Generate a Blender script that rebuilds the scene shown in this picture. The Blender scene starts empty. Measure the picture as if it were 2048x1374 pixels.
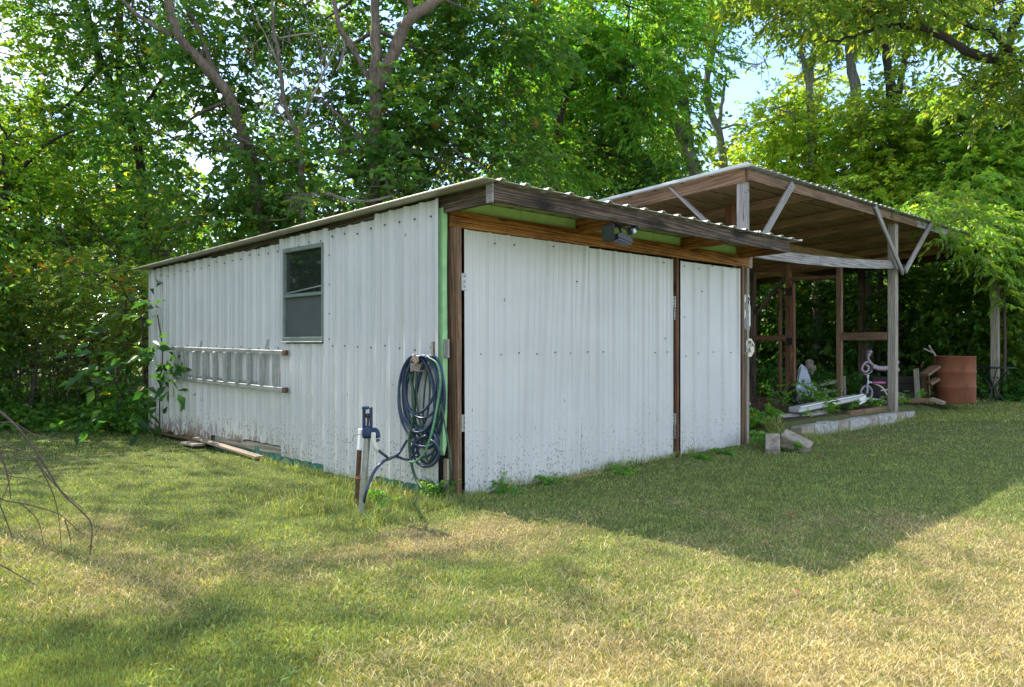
import bpy, math, random
import numpy as np
from mathutils import Matrix, Vector
sc = bpy.context.scene
R = math.radians
rng = np.random.default_rng(7); random.seed(7)

# ------------------------------------------------------------------ camera, sky, sun
# World axes follow the shed: x runs along its door front, y along its long side wall, z up.
CX, CY, EYE, TH, FOC, HZ = -4.267, -5.248, 1.28, .7735, 1566., 690.
cam = bpy.data.cameras.new("camera"); co = bpy.data.objects.new("camera", cam)
sc.collection.objects.link(co); sc.camera = co
co.location = (CX, CY, EYE); co.rotation_euler = (R(90), 0, -TH)
cam.sensor_width = 36; cam.lens = 36*FOC/2048; cam.shift_y = 3/2048; cam.clip_end = 3000; cam.clip_start = .05
SUN_AZ = Vector((-.30, 2.57, 2.66)).normalized()          # direction towards the sun
sc.view_settings.view_transform = 'Standard'; sc.view_settings.look = 'None'
sc.view_settings.gamma = 1; sc.view_settings.use_curve_mapping = False
sc.view_settings.exposure = 1.48
w = bpy.data.worlds.new("World"); sc.world = w; w.use_nodes = True
nt = w.node_tree; nt.nodes.clear()
out = nt.nodes.new('ShaderNodeOutputWorld'); bg = nt.nodes.new('ShaderNodeBackground')
sky = nt.nodes.new('ShaderNodeTexSky'); sky.sky_type = 'NISHITA'; sky.sun_disc = False
sky.sun_elevation = math.asin(SUN_AZ.z); sky.sun_rotation = math.atan2(SUN_AZ.x, SUN_AZ.y)
sky.dust_density = .3; sky.ozone_density = 3.0
tc = nt.nodes.new('ShaderNodeTexCoord'); mp = nt.nodes.new('ShaderNodeMapping'); mp.inputs['Scale'].default_value = (1, 1, 2.2)
cn = nt.nodes.new('ShaderNodeTexNoise'); cn.inputs['Scale'].default_value = 2.6; cn.inputs['Detail'].default_value = 7; cn.inputs['Roughness'].default_value = .58
cr = nt.nodes.new('ShaderNodeValToRGB'); cr.color_ramp.elements[0].position = .44; cr.color_ramp.elements[1].position = .62
mx = nt.nodes.new('ShaderNodeMixRGB'); mx.inputs['Color2'].default_value = (4.9, 5.0, 5.3, 1)
nt.links.new(tc.outputs['Generated'], mp.inputs[0]); nt.links.new(mp.outputs[0], cn.inputs[0])
nt.links.new(cn.outputs[0], cr.inputs[0]); nt.links.new(cr.outputs[0], mx.inputs[0])
nt.links.new(sky.outputs[0], mx.inputs[1]); nt.links.new(mx.outputs[0], bg.inputs[0])
bg.inputs[1].default_value = .15; nt.links.new(bg.outputs[0], out.inputs[0])
sl = bpy.data.lights.new("sun", 'SUN'); sl.energy = 3.7; sl.angle = R(.53); sl.color = (1, .93, .82)
so = bpy.data.objects.new("sun", sl); sc.collection.objects.link(so)
so.rotation_euler = SUN_AZ.to_track_quat('Z', 'Y').to_euler()
sc.cycles.max_bounces = 8; sc.cycles.transparent_max_bounces = 8; sc.cycles.transmission_bounces = 5; sc.cycles.diffuse_bounces = 4

# ------------------------------------------------------------------ measuring helpers (photo 2048 px wide)
cT, sT = math.cos(TH), math.sin(TH)
def cam2w(X, Y, z=0.): return np.array([CX+X*cT+Y*sT, CY-X*sT+Y*cT, z])
def C(px, py, Z): return cam2w((px-1024)/FOC*Z, Z, EYE+(HZ-py)*Z/FOC)      # point at a chosen distance
def G(px, py, h=0.):                                                       # point on a level at height h
    Z = (EYE-h)*FOC/(py-HZ); return cam2w((px-1024)/FOC*Z, Z, h)
def F(px, py, y=0.):                                                       # point on a plane parallel to the door front
    a = (px-1024)/FOC; dx, dy = a*cT+sT, -a*sT+cT; Z = (y-CY)/dy
    return np.array([CX+dx*Z, y, EYE+(HZ-py)*Z/FOC])
def S(px, py, x=0.):                                                       # point on a plane parallel to the side wall
    a = (px-1024)/FOC; dx, dy = a*cT+sT, -a*sT+cT; Z = (x-CX)/dx
    return np.array([x, CY+dy*Z, EYE+(HZ-py)*Z/FOC])

# ------------------------------------------------------------------ value noise
_G = rng.random((64, 64, 32)).astype(np.float32)
def vnoise(p, s, o=0.):
    q = np.asarray(p, dtype=np.float64)*s+o+100.; i = np.floor(q).astype(int); f = q-i; f = f*f*(3-2*f)
    def g(a, b, c): return _G[(i[:, 0]+a) % 64, (i[:, 1]+b) % 64, (i[:, 2]+c) % 32]
    x0 = g(0,0,0)*(1-f[:,0])+g(1,0,0)*f[:,0]; x1 = g(0,1,0)*(1-f[:,0])+g(1,1,0)*f[:,0]
    x2 = g(0,0,1)*(1-f[:,0])+g(1,0,1)*f[:,0]; x3 = g(0,1,1)*(1-f[:,0])+g(1,1,1)*f[:,0]
    return (x0*(1-f[:,1])+x1*f[:,1])*(1-f[:,2])+(x2*(1-f[:,1])+x3*f[:,1])*f[:,2]
def n2(x, y, s, o=0.):
    x = np.asarray(x, float).ravel(); y = np.asarray(y, float).ravel()
    return vnoise(np.stack([x, y, 0*x+.5/s], 1), s, o)
def sstep(a, b, x): t = np.clip((x-a)/(b-a), 0, 1); return t*t*(3-2*t)
def gz(x, y):                                                              # ground height
    x = np.asarray(x, float).ravel(); y = np.asarray(y, float).ravel()
    h = -.04+.05*(n2(x, y, .45)-.5)+.02*(n2(x, y, 1.7, 9)-.5)
    ins = sstep(5.6, 6.3, x)*sstep(18, 16.8, x)*sstep(-.12, .12, y)*sstep(7, 5.5, y)
    ins *= 1-sstep(11.5, 13.5, x)*.75
    h = h+ins*.19
    h = np.where((x > -.05) & (x < 5.2) & (y > .02) & (y < 6.8), np.minimum(h, -.05), h)
    return h
def gz1(x, y): return float(gz([x], [y])[0])

# ------------------------------------------------------------------ scene bookkeeping
WM = {}
def tag(o, label=None, cat=None, group=None, kind=None):
    if label: o['label'] = label
    if cat: o['category'] = cat
    if group: o['group'] = group
    if kind: o['kind'] = kind
    return o
def put(o, parent, M=None):
    sc.collection.objects.link(o)
    M = M if M is not None else Matrix()
    WM[o.name] = M.copy()
    if parent is not None:
        o.parent = parent; o.matrix_parent_inverse = WM[parent.name].inverted()
    o.matrix_basis = M
    return o
def thing(name, label, cat, loc, group=None, rz=0.):
    o = bpy.data.objects.new(name, None); o.empty_display_size = .2
    put(o, None, Matrix.Translation(Vector([float(v) for v in loc])) @ Matrix.Rotation(rz, 4, 'Z'))
    return tag(o, label, cat, group)
class MB:
    def __init__(s): s.v = []; s.f = []; s.sm = []
    def add(s, v, f, smooth=False):
        n = len(s.v); s.v += [tuple(map(float, p)) for p in v]; s.f += [tuple(i+n for i in q) for q in f]; s.sm += [smooth]*len(f)
        return s
    def box(s, c, d, rz=0., M=None):
        x, y, z = d[0]/2, d[1]/2, d[2]/2
        vs = [Vector((a*x, b*y, e*z)) for a in (-1, 1) for b in (-1, 1) for e in (-1, 1)]
        mm = Matrix.Translation(Vector([float(q) for q in c])) @ (M if M is not None else Matrix.Rotation(rz, 4, 'Z'))
        return s.add([mm @ v for v in vs], [(0,1,3,2),(4,6,7,5),(0,4,5,1),(2,3,7,6),(0,2,6,4),(1,5,7,3)])
    def tube(s, P, r, n=8, cap=True):
        P = np.asarray(P, float); m = len(P); r = np.broadcast_to(np.asarray(r, float), (m,))
        T = np.gradient(P, axis=0); T /= np.linalg.norm(T, axis=1)[:, None]+1e-9
        a = np.array([0, 0, 1.]) if abs(T[0][2]) < .9 else np.array([1., 0, 0]); vs = []
        N = np.cross(T[0], a); N /= np.linalg.norm(N)
        for k in range(m):
            N = N-T[k]*N.dot(T[k]); N /= np.linalg.norm(N)+1e-9; B = np.cross(T[k], N)
            for j in range(n):
                q = 2*math.pi*j/n; vs.append(P[k]+r[k]*(math.cos(q)*N+math.sin(q)*B))
        fs = [(k*n+j, k*n+(j+1) % n, (k+1)*n+(j+1) % n, (k+1)*n+j) for k in range(m-1) for j in range(n)]
        s.add(vs, fs, True)
        if cap:
            s.add(vs[:n], [tuple(range(n))[::-1]]); s.add(vs[-n:], [tuple(range(n))])
        return s
    def lathe(s, prof, c, n=24, M=None):
        vs = []
        for (r, z) in prof:
            for j in range(n):
                q = 2*math.pi*j/n; v = Vector((r*math.cos(q), r*math.sin(q), z))
                if M is not None: v = M @ v
                vs.append(v+Vector([float(k) for k in c]))
        m = len(prof)
        return s.add(vs, [(k*n+j, k*n+(j+1) % n, (k+1)*n+(j+1) % n, (k+1)*n+j) for k in range(m-1) for j in range(n)], True)
    def prism(s, poly, axis, a, b):                       # polygon in the other two axes, extruded along axis
        def mk(p, t): q = list(p); q.insert(axis, t); return q
        n = len(poly); vs = [mk(p, a) for p in poly]+[mk(p, b) for p in poly]
        return s.add(vs, [tuple(range(n))[::-1], tuple(range(n, 2*n))]+[(i, (i+1) % n, n+(i+1) % n, n+i) for i in range(n)])
    def mesh(s, name):
        me = bpy.data.meshes.new(name); me.from_pydata(s.v, [], s.f)
        me.polygons.foreach_set('use_smooth', s.sm); me.validate(); me.update(); return me
    def obj(s, name, mat, parent=None, M=None, bevel=0., kind=None, label=None):
        me = s.mesh(name)
        if bevel:
            import bmesh
            bm = bmesh.new(); bm.from_mesh(me); bmesh.ops.recalc_face_normals(bm, faces=bm.faces)
            bmesh.ops.bevel(bm, geom=bm.edges[:], offset=bevel, segments=1, affect='EDGES'); bm.to_mesh(me); bm.free()
        me.materials.append(mat); o = bpy.data.objects.new(name, me); put(o, parent, M)
        if kind: o['kind'] = kind
        if label: o['label'] = label
        return o
def beam(name, a, b, wd, ht, mat, parent=None, up=(0, 0, 1), bevel=.004, bow=0., label=None):
    a, b = Vector([float(v) for v in a]), Vector([float(v) for v in b]); X = (b-a); L = X.length; X.normalize()
    U = Vector(up); Y = U.cross(X)
    if Y.length < 1e-3: Y = Vector((0, 1, 0)).cross(X)
    Y.normalize(); Zv = X.cross(Y)
    M = Matrix((X, Y, Zv)).transposed().to_4x4(); M.translation = (a+b)/2
    m = MB(); k = 1 if not bow else 8; vs = []
    for i in range(k+1):
        u = i/k; zz = bow*4*u*(1-u)
        for (p, q) in ((-1,-1),(1,-1),(1,1),(-1,1)): vs.append((L*(u-.5), p*wd/2, q*ht/2+zz))
    fs = [(0,3,2,1), (k*4, k*4+1, k*4+2, k*4+3)]
    for i in range(k):
        for j in range(4): fs.append((i*4+j, i*4+(j+1) % 4, i*4+4+(j+1) % 4, i*4+4+j))
    m.add(vs, fs)
    return m.obj(name, mat, parent, M, bevel if k == 1 else 0, label=label)
def copy_tree(o, parent=None):
    c = o.copy(); sc.collection.objects.link(c); WM[c.name] = WM[o.name].copy()
    if parent is not None: c.parent = parent
    for ch in list(o.children): copy_tree(ch, c)
    return c
def npmesh(name, V, T, mat, parent=None, col=None, smooth=False, kind=None):
    me = bpy.data.meshes.new(name); nv, nf = len(V), len(T)
    me.vertices.add(nv); me.vertices.foreach_set('co', np.ascontiguousarray(V, dtype=np.float32).ravel())
    me.loops.add(nf*T.shape[1]); me.loops.foreach_set('vertex_index', np.ascontiguousarray(T, dtype=np.int32).ravel())
    me.polygons.add(nf); me.polygons.foreach_set('loop_start', np.arange(nf, dtype=np.int32)*T.shape[1])
    if smooth: me.polygons.foreach_set('use_smooth', np.ones(nf, dtype=bool))
    me.update(calc_edges=True)
    if col is not None:
        at = me.color_attributes.new('Col', 'FLOAT_COLOR', 'POINT')
        c4 = np.ones((nv, 4), np.float32); c4[:, :3] = col; at.data.foreach_set('color', c4.ravel())
    me.materials.append(mat); o = bpy.data.objects.new(name, me); put(o, parent)
    if kind: o['kind'] = kind
    return o

# ------------------------------------------------------------------ materials
class NT:
    def __init__(s, name):
        s.m = bpy.data.materials.new(name); s.m.use_nodes = True; s.t = s.m.node_tree; s.t.nodes.clear()
        s.out = s.n('OutputMaterial'); s.b = s.n('BsdfPrincipled'); s.l(s.b.outputs[0], s.out.inputs[0])
    def n(s, k, **kw):
        x = s.t.nodes.new('ShaderNode'+k)
        for a, v in kw.items(): setattr(x, a, v)
        return x
    def l(s, a, b): s.t.links.new(a, b)
    def val(s, sock, v):
        if hasattr(v, 'is_output'): s.l(v, sock)
        else: sock.default_value = v if not (isinstance(v, tuple) and len(v) == 3 and sock.type == 'RGBA') else (*v, 1)
    def coord(s, kind='Object', scale=(1, 1, 1), rand=False):
        if kind == 'Position': o = s.n('NewGeometry').outputs['Position']
        else: o = s.n('TexCoord').outputs[kind]
        if rand:
            r = s.n('ObjectInfo').outputs['Random']; mu = s.n('Math', operation='MULTIPLY'); s.l(r, mu.inputs[0]); mu.inputs[1].default_value = 73.
            ad = s.n('VectorMath', operation='ADD'); s.l(o, ad.inputs[0]); s.l(mu.outputs[0], ad.inputs[1]); o = ad.outputs[0]
        mp = s.n('VectorMath', operation='MULTIPLY'); s.l(o, mp.inputs[0]); mp.inputs[1].default_value = scale
        return mp.outputs[0]
    def noise(s, co, scale, detail=4, rough=.55, dist=0.):
        x = s.n('TexNoise'); s.l(co, x.inputs['Vector']); x.inputs['Scale'].default_value = scale
        x.inputs['Detail'].default_value = detail; x.inputs['Roughness'].default_value = rough; x.inputs['Distortion'].default_value = dist
        return x.outputs[0]
    def ramp(s, f, stops):
        x = s.n('ValToRGB'); s.l(f, x.inputs[0]); e = x.color_ramp.elements
        for i, (p, c) in enumerate(stops):
            if i < 2: q = e[i]; q.position = p
            else: q = e.new(p)
            c = (c, c, c) if isinstance(c, (int, float)) else c
            q.color = (*c, 1)
        return x.outputs[0]
    def mix(s, f, a, b, bt='MIX'):
        x = s.n('MixRGB', blend_type=bt); s.val(x.inputs[0], f); s.val(x.inputs[1], a); s.val(x.inputs[2], b); return x.outputs[0]
    def math(s, op, a, b=0., c=0.):
        x = s.n('Math', operation=op); s.val(x.inputs[0], a); s.val(x.inputs[1], b); s.val(x.inputs[2], c); return x.outputs[0]
    def sep(s, v): x = s.n('SeparateXYZ'); s.l(v, x.inputs[0]); return x.outputs
    def bump(s, h, strength=.3, dist=.01):
        x = s.n('Bump'); x.inputs['Strength'].default_value = strength; x.inputs['Distance'].default_value = dist
        s.l(h, x.inputs['Height']); s.l(x.outputs[0], s.b.inputs['Normal'])
    def fin(s, col=None, rough=.6, metal=0., spec=.5):
        if col is not None: s.val(s.b.inputs['Base Color'], col)
        s.val(s.b.inputs['Roughness'], rough); s.val(s.b.inputs['Metallic'], metal); s.b.inputs['Specular IOR Level'].default_value = spec
        return s.m
def plain(name, col, rough=.6, metal=0., spec=.5, var=.25, sc_=9.):
    t = NT(name); c = t.coord('Position'); n = t.noise(c, sc_, 5)
    k = t.ramp(n, [(.3, tuple(v*(1-var) for v in col)), (.7, tuple(min(1, v*(1+var)) for v in col))])
    t.bump(t.noise(c, sc_*8, 3), .15, .003); return t.fin(k, rough, metal, spec)
def wood(name, a, b, c, stain=0., rough=.8):
    t = NT(name); co = t.coord('Object', (1, 1, 1), True)
    fine = t.noise(t.coord('Object', (2.2, 20, 20), True), 2.2, 8, .72, 1.8)
    ring = t.n('TexWave', wave_type='BANDS', bands_direction='DIAGONAL'); t.l(t.coord('Object', (.35, 13, 13), True), ring.inputs[0])
    ring.inputs['Scale'].default_value = 1.6; ring.inputs['Distortion'].default_value = 11; ring.inputs['Detail'].default_value = 2; ring.inputs['Detail Scale'].default_value = .9
    g = t.math('ADD', t.math('MULTIPLY', fine, .72), t.math('MULTIPLY', ring.outputs['Fac'], .28))
    col = t.ramp(g, [(.3, a), (.5, b), (.72, c)])
    blot = t.noise(t.coord('Object', (1, 3, 3), True), 1.7, 4)
    dark = tuple(v*.33 for v in a)
    col = t.mix(t.math('MULTIPLY', t.ramp(blot, [(.48, 0), (.68, 1)]), .25+stain), col, dark)
    v = t.n('TexVoronoi'); t.l(t.coord('Object', (1.3, 6, 6), True), v.inputs[0]); v.inputs['Scale'].default_value = 1.3
    col = t.mix(t.ramp(v.outputs['Distance'], [(.06, .9), (.15, 0)]), col, tuple(v_*.22 for v_ in b))
    t.bump(g, .5, .004); return t.fin(col, rough, spec=.25)
W_orange = wood('orange_treated_wood', (.12,.045,.012), (.34,.14,.038), (.5,.24,.075), .3)
W_brown = wood('brown_weathered_wood', (.10,.058,.034), (.2,.12,.072), (.3,.19,.12), .15)
W_grey = wood('grey_weathered_wood', (.16,.14,.13), (.29,.265,.25), (.44,.41,.39), .12)
W_post = wood('grey_tan_post_wood', (.18,.155,.12), (.33,.29,.235), (.45,.4,.33), .05)
W_dark = wood('dark_weathered_wood', (.035,.025,.02), (.085,.058,.04), (.19,.14,.10), .7)
W_red = wood('reddish_brown_wood', (.09,.042,.022), (.17,.08,.043), (.24,.125,.07), .2)
W_deck = wood('brown_deck_wood', (.24,.14,.075), (.4,.255,.145), (.52,.37,.23), .1)
W_pale = wood('pale_bare_wood', (.2,.15,.1), (.33,.26,.19), (.45,.37,.28), .1)
def metal_paint(name, rust):
    t = NT(name); p = t.coord('Position'); z = t.sep(p)[2]
    base = t.ramp(t.noise(p, 1.3, 4), [(.3, (.545,.54,.53)), (.7, (.63,.62,.61))])
    streak = t.noise(t.coord('Position', (16, 16, .35)), 1.2, 3, .6)
    base = t.mix(t.math('MULTIPLY', t.ramp(streak, [(.5, 0), (.75, 1)]), .5), base, (.45,.45,.42))
    top = t.n('MapRange'); t.l(z, top.inputs[0]); top.inputs[1].default_value = 1.9; top.inputs[2].default_value = 2.45
    base = t.mix(t.math('MULTIPLY', top.outputs[0], .25 if not rust else .05), base, (.55,.55,.38))
    # splash specks: denser near the ground
    low = t.n('MapRange'); t.l(z, low.inputs[0]); low.inputs[1].default_value = 1.25; low.inputs[2].default_value = -.05; low.clamp = True
    dens = t.math('MULTIPLY', t.math('POWER', low.outputs[0], 1.6), t.math('ADD', t.noise(p, 2.3, 4), .25))
    v = t.n('TexVoronoi'); t.l(t.coord('Position', (1, 1, .62)), v.inputs[0]); v.inputs['Scale'].default_value = 46
    thr = t.math('MULTIPLY_ADD', dens, .42, .035)
    sp = t.math('LESS_THAN', v.outputs['Distance'], thr)
    pick = t.math('LESS_THAN', t.sep(v.outputs['Color'])[0], t.math('MULTIPLY_ADD', dens, 1.25, .012))
    base = t.mix(t.math('MULTIPLY', t.math('MULTIPLY', sp, pick), .85), base, (.12,.125,.115))
    v2 = t.n('TexVoronoi'); t.l(t.coord('Position', (1.2, 1.2, .5)), v2.inputs[0]); v2.inputs['Scale'].default_value = 15
    sp2 = t.math('MULTIPLY', t.math('LESS_THAN', v2.outputs['Distance'], .13), t.math('LESS_THAN', t.sep(v2.outputs['Color'])[1], t.math('MULTIPLY_ADD', dens, .45, .012)))
    base = t.mix(t.math('MULTIPLY', sp2, .65), base, (.10,.09,.075))
    base = t.mix(t.math('MULTIPLY', t.math('POWER', low.outputs[0], 3), .28), base, (.5,.51,.47))
    if not rust:
        xr = t.n('MapRange'); t.l(t.sep(p)[0], xr.inputs[0]); xr.inputs[1].default_value = 3.5; xr.inputs[2].default_value = 3.7
        zr = t.n('MapRange'); t.l(z, zr.inputs[0]); zr.inputs[1].default_value = .9; zr.inputs[2].default_value = 1.9
        st2 = t.ramp(t.noise(t.coord('Position', (15, 15, .22)), 1.5, 4, .6), [(.58, 0), (.7, 1)])
        base = t.mix(t.math('MULTIPLY', t.math('MULTIPLY', st2, xr.outputs[0]), t.math('MULTIPLY_ADD', zr.outputs[0], .4, .06)), base, (.40,.33,.2))
    if rust:
        lo2 = t.n('MapRange'); t.l(z, lo2.inputs[0]); lo2.inputs[1].default_value = .52; lo2.inputs[2].default_value = .05
        far = t.n('MapRange'); t.l(t.sep(p)[1], far.inputs[0]); far.inputs[1].default_value = 2.0; far.inputs[2].default_value = 3.3
        rn = t.noise(t.coord('Position', (3, 9, 2.2)), 2.4, 5, .65)
        rm = t.math('MULTIPLY', t.ramp(t.math('ADD', rn, t.math('MULTIPLY', lo2.outputs[0], .2)), [(.62, 0), (.68, 1)]), t.math('MULTIPLY', lo2.outputs[0], far.outputs[0]))
        base = t.mix(t.math('MULTIPLY', rm, .95), base, t.mix(t.noise(p, 30, 3), (.05,.035,.025), (.28,.15,.08)))
    t.bump(t.noise(t.coord('Position', (2, 2, .8)), 1.6, 3), .35, .03); return t.fin(base, .42, spec=.45)
P_side = metal_paint('white_painted_metal_side', True)
P_front = metal_paint('white_painted_metal_front', False)
def roofm(name, c):
    t = NT(name); p = t.coord('Position'); b = t.ramp(t.noise(p, 2.5, 5), [(.3, tuple(v*.75 for v in c)), (.7, c)])
    return t.fin(b, .38, .3)
ROOFE = roofm('worn_brownish_roof_edge', (.42,.35,.28)); ROOF = roofm('aged_white_roof_metal', (.62,.6,.54)); ROOF2 = roofm('galvanised_roof_metal', (.6,.61,.6))
FOAM = plain('green_foam_board', (.52,.78,.34), .75, var=.08); FOAM2 = plain('pale_green_foam_strip', (.33,.6,.29), .8, var=.15)
TEAL = plain('teal_painted_footing', (.06,.19,.15), .85, var=.6, sc_=14)
GALV = plain('galvanised_steel', (.34,.345,.34), .42, .75, var=.2, sc_=20); ALU = plain('dull_aluminium', (.36,.37,.36), .5, .5, var=.18, sc_=16)
RUST = plain('rusty_steel', (.12,.065,.04), .85, .1, var=.5, sc_=18); SCREW = plain('dark_screw', (.07,.065,.06), .5, .4)
WINF = plain('grey_green_window_frame', (.2,.235,.215), .5, .2, var=.15); SCREEN = plain('dark_insect_screen', (.075,.085,.08), .7, var=.12, sc_=5)
BLUEH = plain('navy_hose_rubber', (.022,.042,.085), .38, var=.3, sc_=30); GREENH = plain('green_hose_rubber', (.018,.065,.032), .42, var=.5, sc_=40)
MINTH = plain('mint_hose_rubber', (.10,.27,.15), .45, var=.2, sc_=30)
BLUEI = plain('blue_painted_iron', (.014,.036,.09), .5, .2, var=.5, sc_=60); BLK = plain('black_plastic', (.012,.013,.016), .35, var=.2)
WHT = plain('white_plastic', (.75,.76,.76), .45, var=.05); GREYP = plain('grey_plastic', (.22,.25,.28), .5, var=.1)
CONC = plain('grey_concrete', (.34,.33,.305), .95, var=.45, sc_=12); CONC2 = plain('tan_concrete', (.29,.25,.2), .95, var=.45, sc_=12)
PINK = plain('pink_vinyl', (.55,.13,.32), .5, var=.1); CREAMM = plain('cream_painted_tube', (.6,.52,.42), .5, .2, var=.15)
DULLP = plain('faded_pink_grey_paint', (.4,.31,.36), .6, var=.15); LTBL = plain('pale_blue_paint', (.4,.52,.58), .5, var=.1)
DKBOX = plain('dark_stained_board', (.018,.013,.01), .7, var=.6, sc_=4); SHEETM = plain('silver_sheet', (.45,.5,.58), .35, .4, var=.15)
SIGNC = plain('cream_sign_plate', (.68,.62,.45), .5, var=.06); INK = plain('black_ink', (.015,.015,.015), .6)
DARKIN = plain('dark_interior', (.03,.028,.025), .9); CLRW = plain('milky_hose_sleeve', (.6,.58,.5), .4, var=.15)
t = NT('barrel_rust'); p = t.coord('Position'); nn = t.noise(t.coord('Position', (1, 1, .6)), 3.2, 7, .65)
BARREL = t.fin(t.ramp(nn, [(.25, (.06,.028,.018)), (.45, (.19,.068,.03)), (.62, (.25,.085,.036)), (.8, (.16,.085,.06))]), .85, .1); 
t = NT('window_glass'); t.fin((.02,.025,.022), .04, 0, .9); GLASS = t.m
LENS = NT('lamp_lens').fin((.5,.53,.55), .2, 0, .8); DLENS = NT('dark_lamp_lens').fin((.02,.025,.035), .2, 0, .8)
def bark(name, a, b):
    t = NT(name); n = t.noise(t.coord('Position', (12, 12, 2.)), 1.8, 8, .75, 1.2)
    big = t.noise(t.coord('Position', (1, 1, .7)), 1.6, 3)
    c = t.ramp(n, [(.35, a), (.65, b)]); c = t.mix(t.math('MULTIPLY', t.ramp(big, [(.5, 0), (.7, 1)]), .45), c, tuple(min(1, v*1.5) for v in b))
    t.bump(n, 1., .05); return t.fin(c, .9, spec=.2)
BK_dark = bark('dark_bark', (.025,.02,.016), (.085,.068,.055)); BK_brown = bark('reddish_brown_bark', (.075,.055,.042), (.29,.225,.175))
BK_grey = bark('pale_grey_bark', (.13,.12,.11), (.33,.31,.28)); BK_dead = bark('bleached_dead_wood', (.2,.15,.115), (.5,.44,.38))
BK_twig = plain('thin_brown_twig', (.085,.055,.045), .8, var=.4, sc_=30)
def leafmat(name, tr=.5, rough=.42, boost=2.7):
    t = NT(name); a = t.n('VertexColor'); a.layer_name = 'Col'
    t.fin(a.outputs[0], rough, spec=.35)
    tl = t.n('BsdfTranslucent'); cc = t.mix(1., a.outputs[0], (boost*1.1, boost*.97, boost*.3), 'MULTIPLY'); t.l(cc, tl.inputs[0])
    m = t.n('MixShader'); m.inputs[0].default_value = tr; t.l(t.b.outputs[0], m.inputs[1]); t.l(tl.outputs[0], m.inputs[2]); t.l(m.outputs[0], t.out.inputs[0])
    return t.m
LEAF = leafmat('leaf_tissue'); BLADE = leafmat('grass_blade', .3, .6, 1.7)

# ------------------------------------------------------------------ the ground
def dryness(x, y):
    x = np.asarray(x, float).ravel(); y = np.asarray(y, float).ravel()
    d = .42*n2(x, y, .55, 3)+.36*n2(x, y, 1.6, 17)+.30*n2(x, y, 5.5, 31)-.25
    for (px, py, r, a) in [(1850,1210,2.0,.24),(1500,1330,1.2,.2),(150,1060,.55,.3),(330,1150,.55,.3),(820,1060,.5,.3),(1000,1040,.45,.3),(900,1280,.6,.14),(1980,1075,.6,.2),
                           (60,1330,.25,-.3),(520,1250,.5,-.06),(250,1200,.4,.12),(620,960,.8,.1),(780,1010,.5,-.3),(1500,960,1.6,-.1),(1800,900,2.5,-.14),(1150,1010,1.,-.12),(420,960,1.6,-.1),(1250,1120,.6,-.14),(1700,880,1.3,.1),(300,1330,.5,-.2)]:
        g = G(px, py); d = d+a*np.exp(-((x-g[0])**2+(y-g[1])**2)/(2*r*r))
    edge = np.minimum(np.abs(y+.02)+10*((x < -.1) | (x > 5.3)), np.abs(x+.02)+10*((y < -.1) | (y > 7)))
    d = d-.35*np.exp(-(edge/.25)**2)
    return d
def axis(lo, hi, st, far):
    a = list(np.arange(lo, hi, st)); k = st; v = hi; b = []
    while v < far: b.append(v); k *= 1.35; v += k
    b.append(far); k = st; v = lo-st; c2 = []
    while v > -far: c2.append(v); k *= 1.35; v -= k
    c2.append(-far); return np.array(c2[::-1]+a+b)
ax = axis(-8., 20., .12, 900.); ay = axis(-7., 14., .12, 900.)
XX, YY = np.meshgrid(ax, ay, indexing='ij'); x = XX.ravel(); y = YY.ravel(); z = gz(x, y)
d = dryness(x, y)
col = np.stack([np.clip(d, 0, 1), sstep(5.5, 6.2, x)*sstep(17.5, 16.5, x)*sstep(0, .3, y)*sstep(9, 6, y), 0*x], 1)
I = np.arange(len(ax)*len(ay)).reshape(len(ax), len(ay))
Q = np.stack([I[:-1,:-1].ravel(), I[1:,:-1].ravel(), I[1:,1:].ravel(), I[:-1,1:].ravel()], 1)
t = NT('lawn_soil_and_thatch'); a = t.n('VertexColor'); a.layer_name = 'Col'; ch = t.n('SeparateColor'); t.l(a.outputs[0], ch.inputs[0]); p = t.coord('Position')
fine = t.noise(t.coord('Position', (1, 1, 1)), 38, 6, .7); med = t.noise(p, 6, 5, .6)
k = t.math('ADD', ch.outputs[0], t.math('MULTIPLY', t.math('SUBTRACT', med, .5), .5))
green = t.ramp(fine, [(.3, (.04,.055,.02)), (.55, (.12,.155,.05)), (.75, (.22,.26,.1))])
straw = t.ramp(fine, [(.3, (.05,.036,.02)), (.5, (.22,.175,.085)), (.75, (.4,.33,.17))])
cc = t.mix(t.ramp(k, [(.38, 0), (.62, 1)]), green, straw)
cc = t.mix(ch.outputs[1], cc, t.ramp(fine, [(.3, (.035,.024,.015)), (.7, (.12,.085,.055))]))
t.bump(fine, .9, .03); LAWN = t.fin(cc, .95, spec=.1)
g = npmesh('ground', np.stack([x, y, z], 1), Q, LAWN, None, col, True); tag(g, 'mown lawn ground with dry straw patches', None, None, 'structure')

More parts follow.
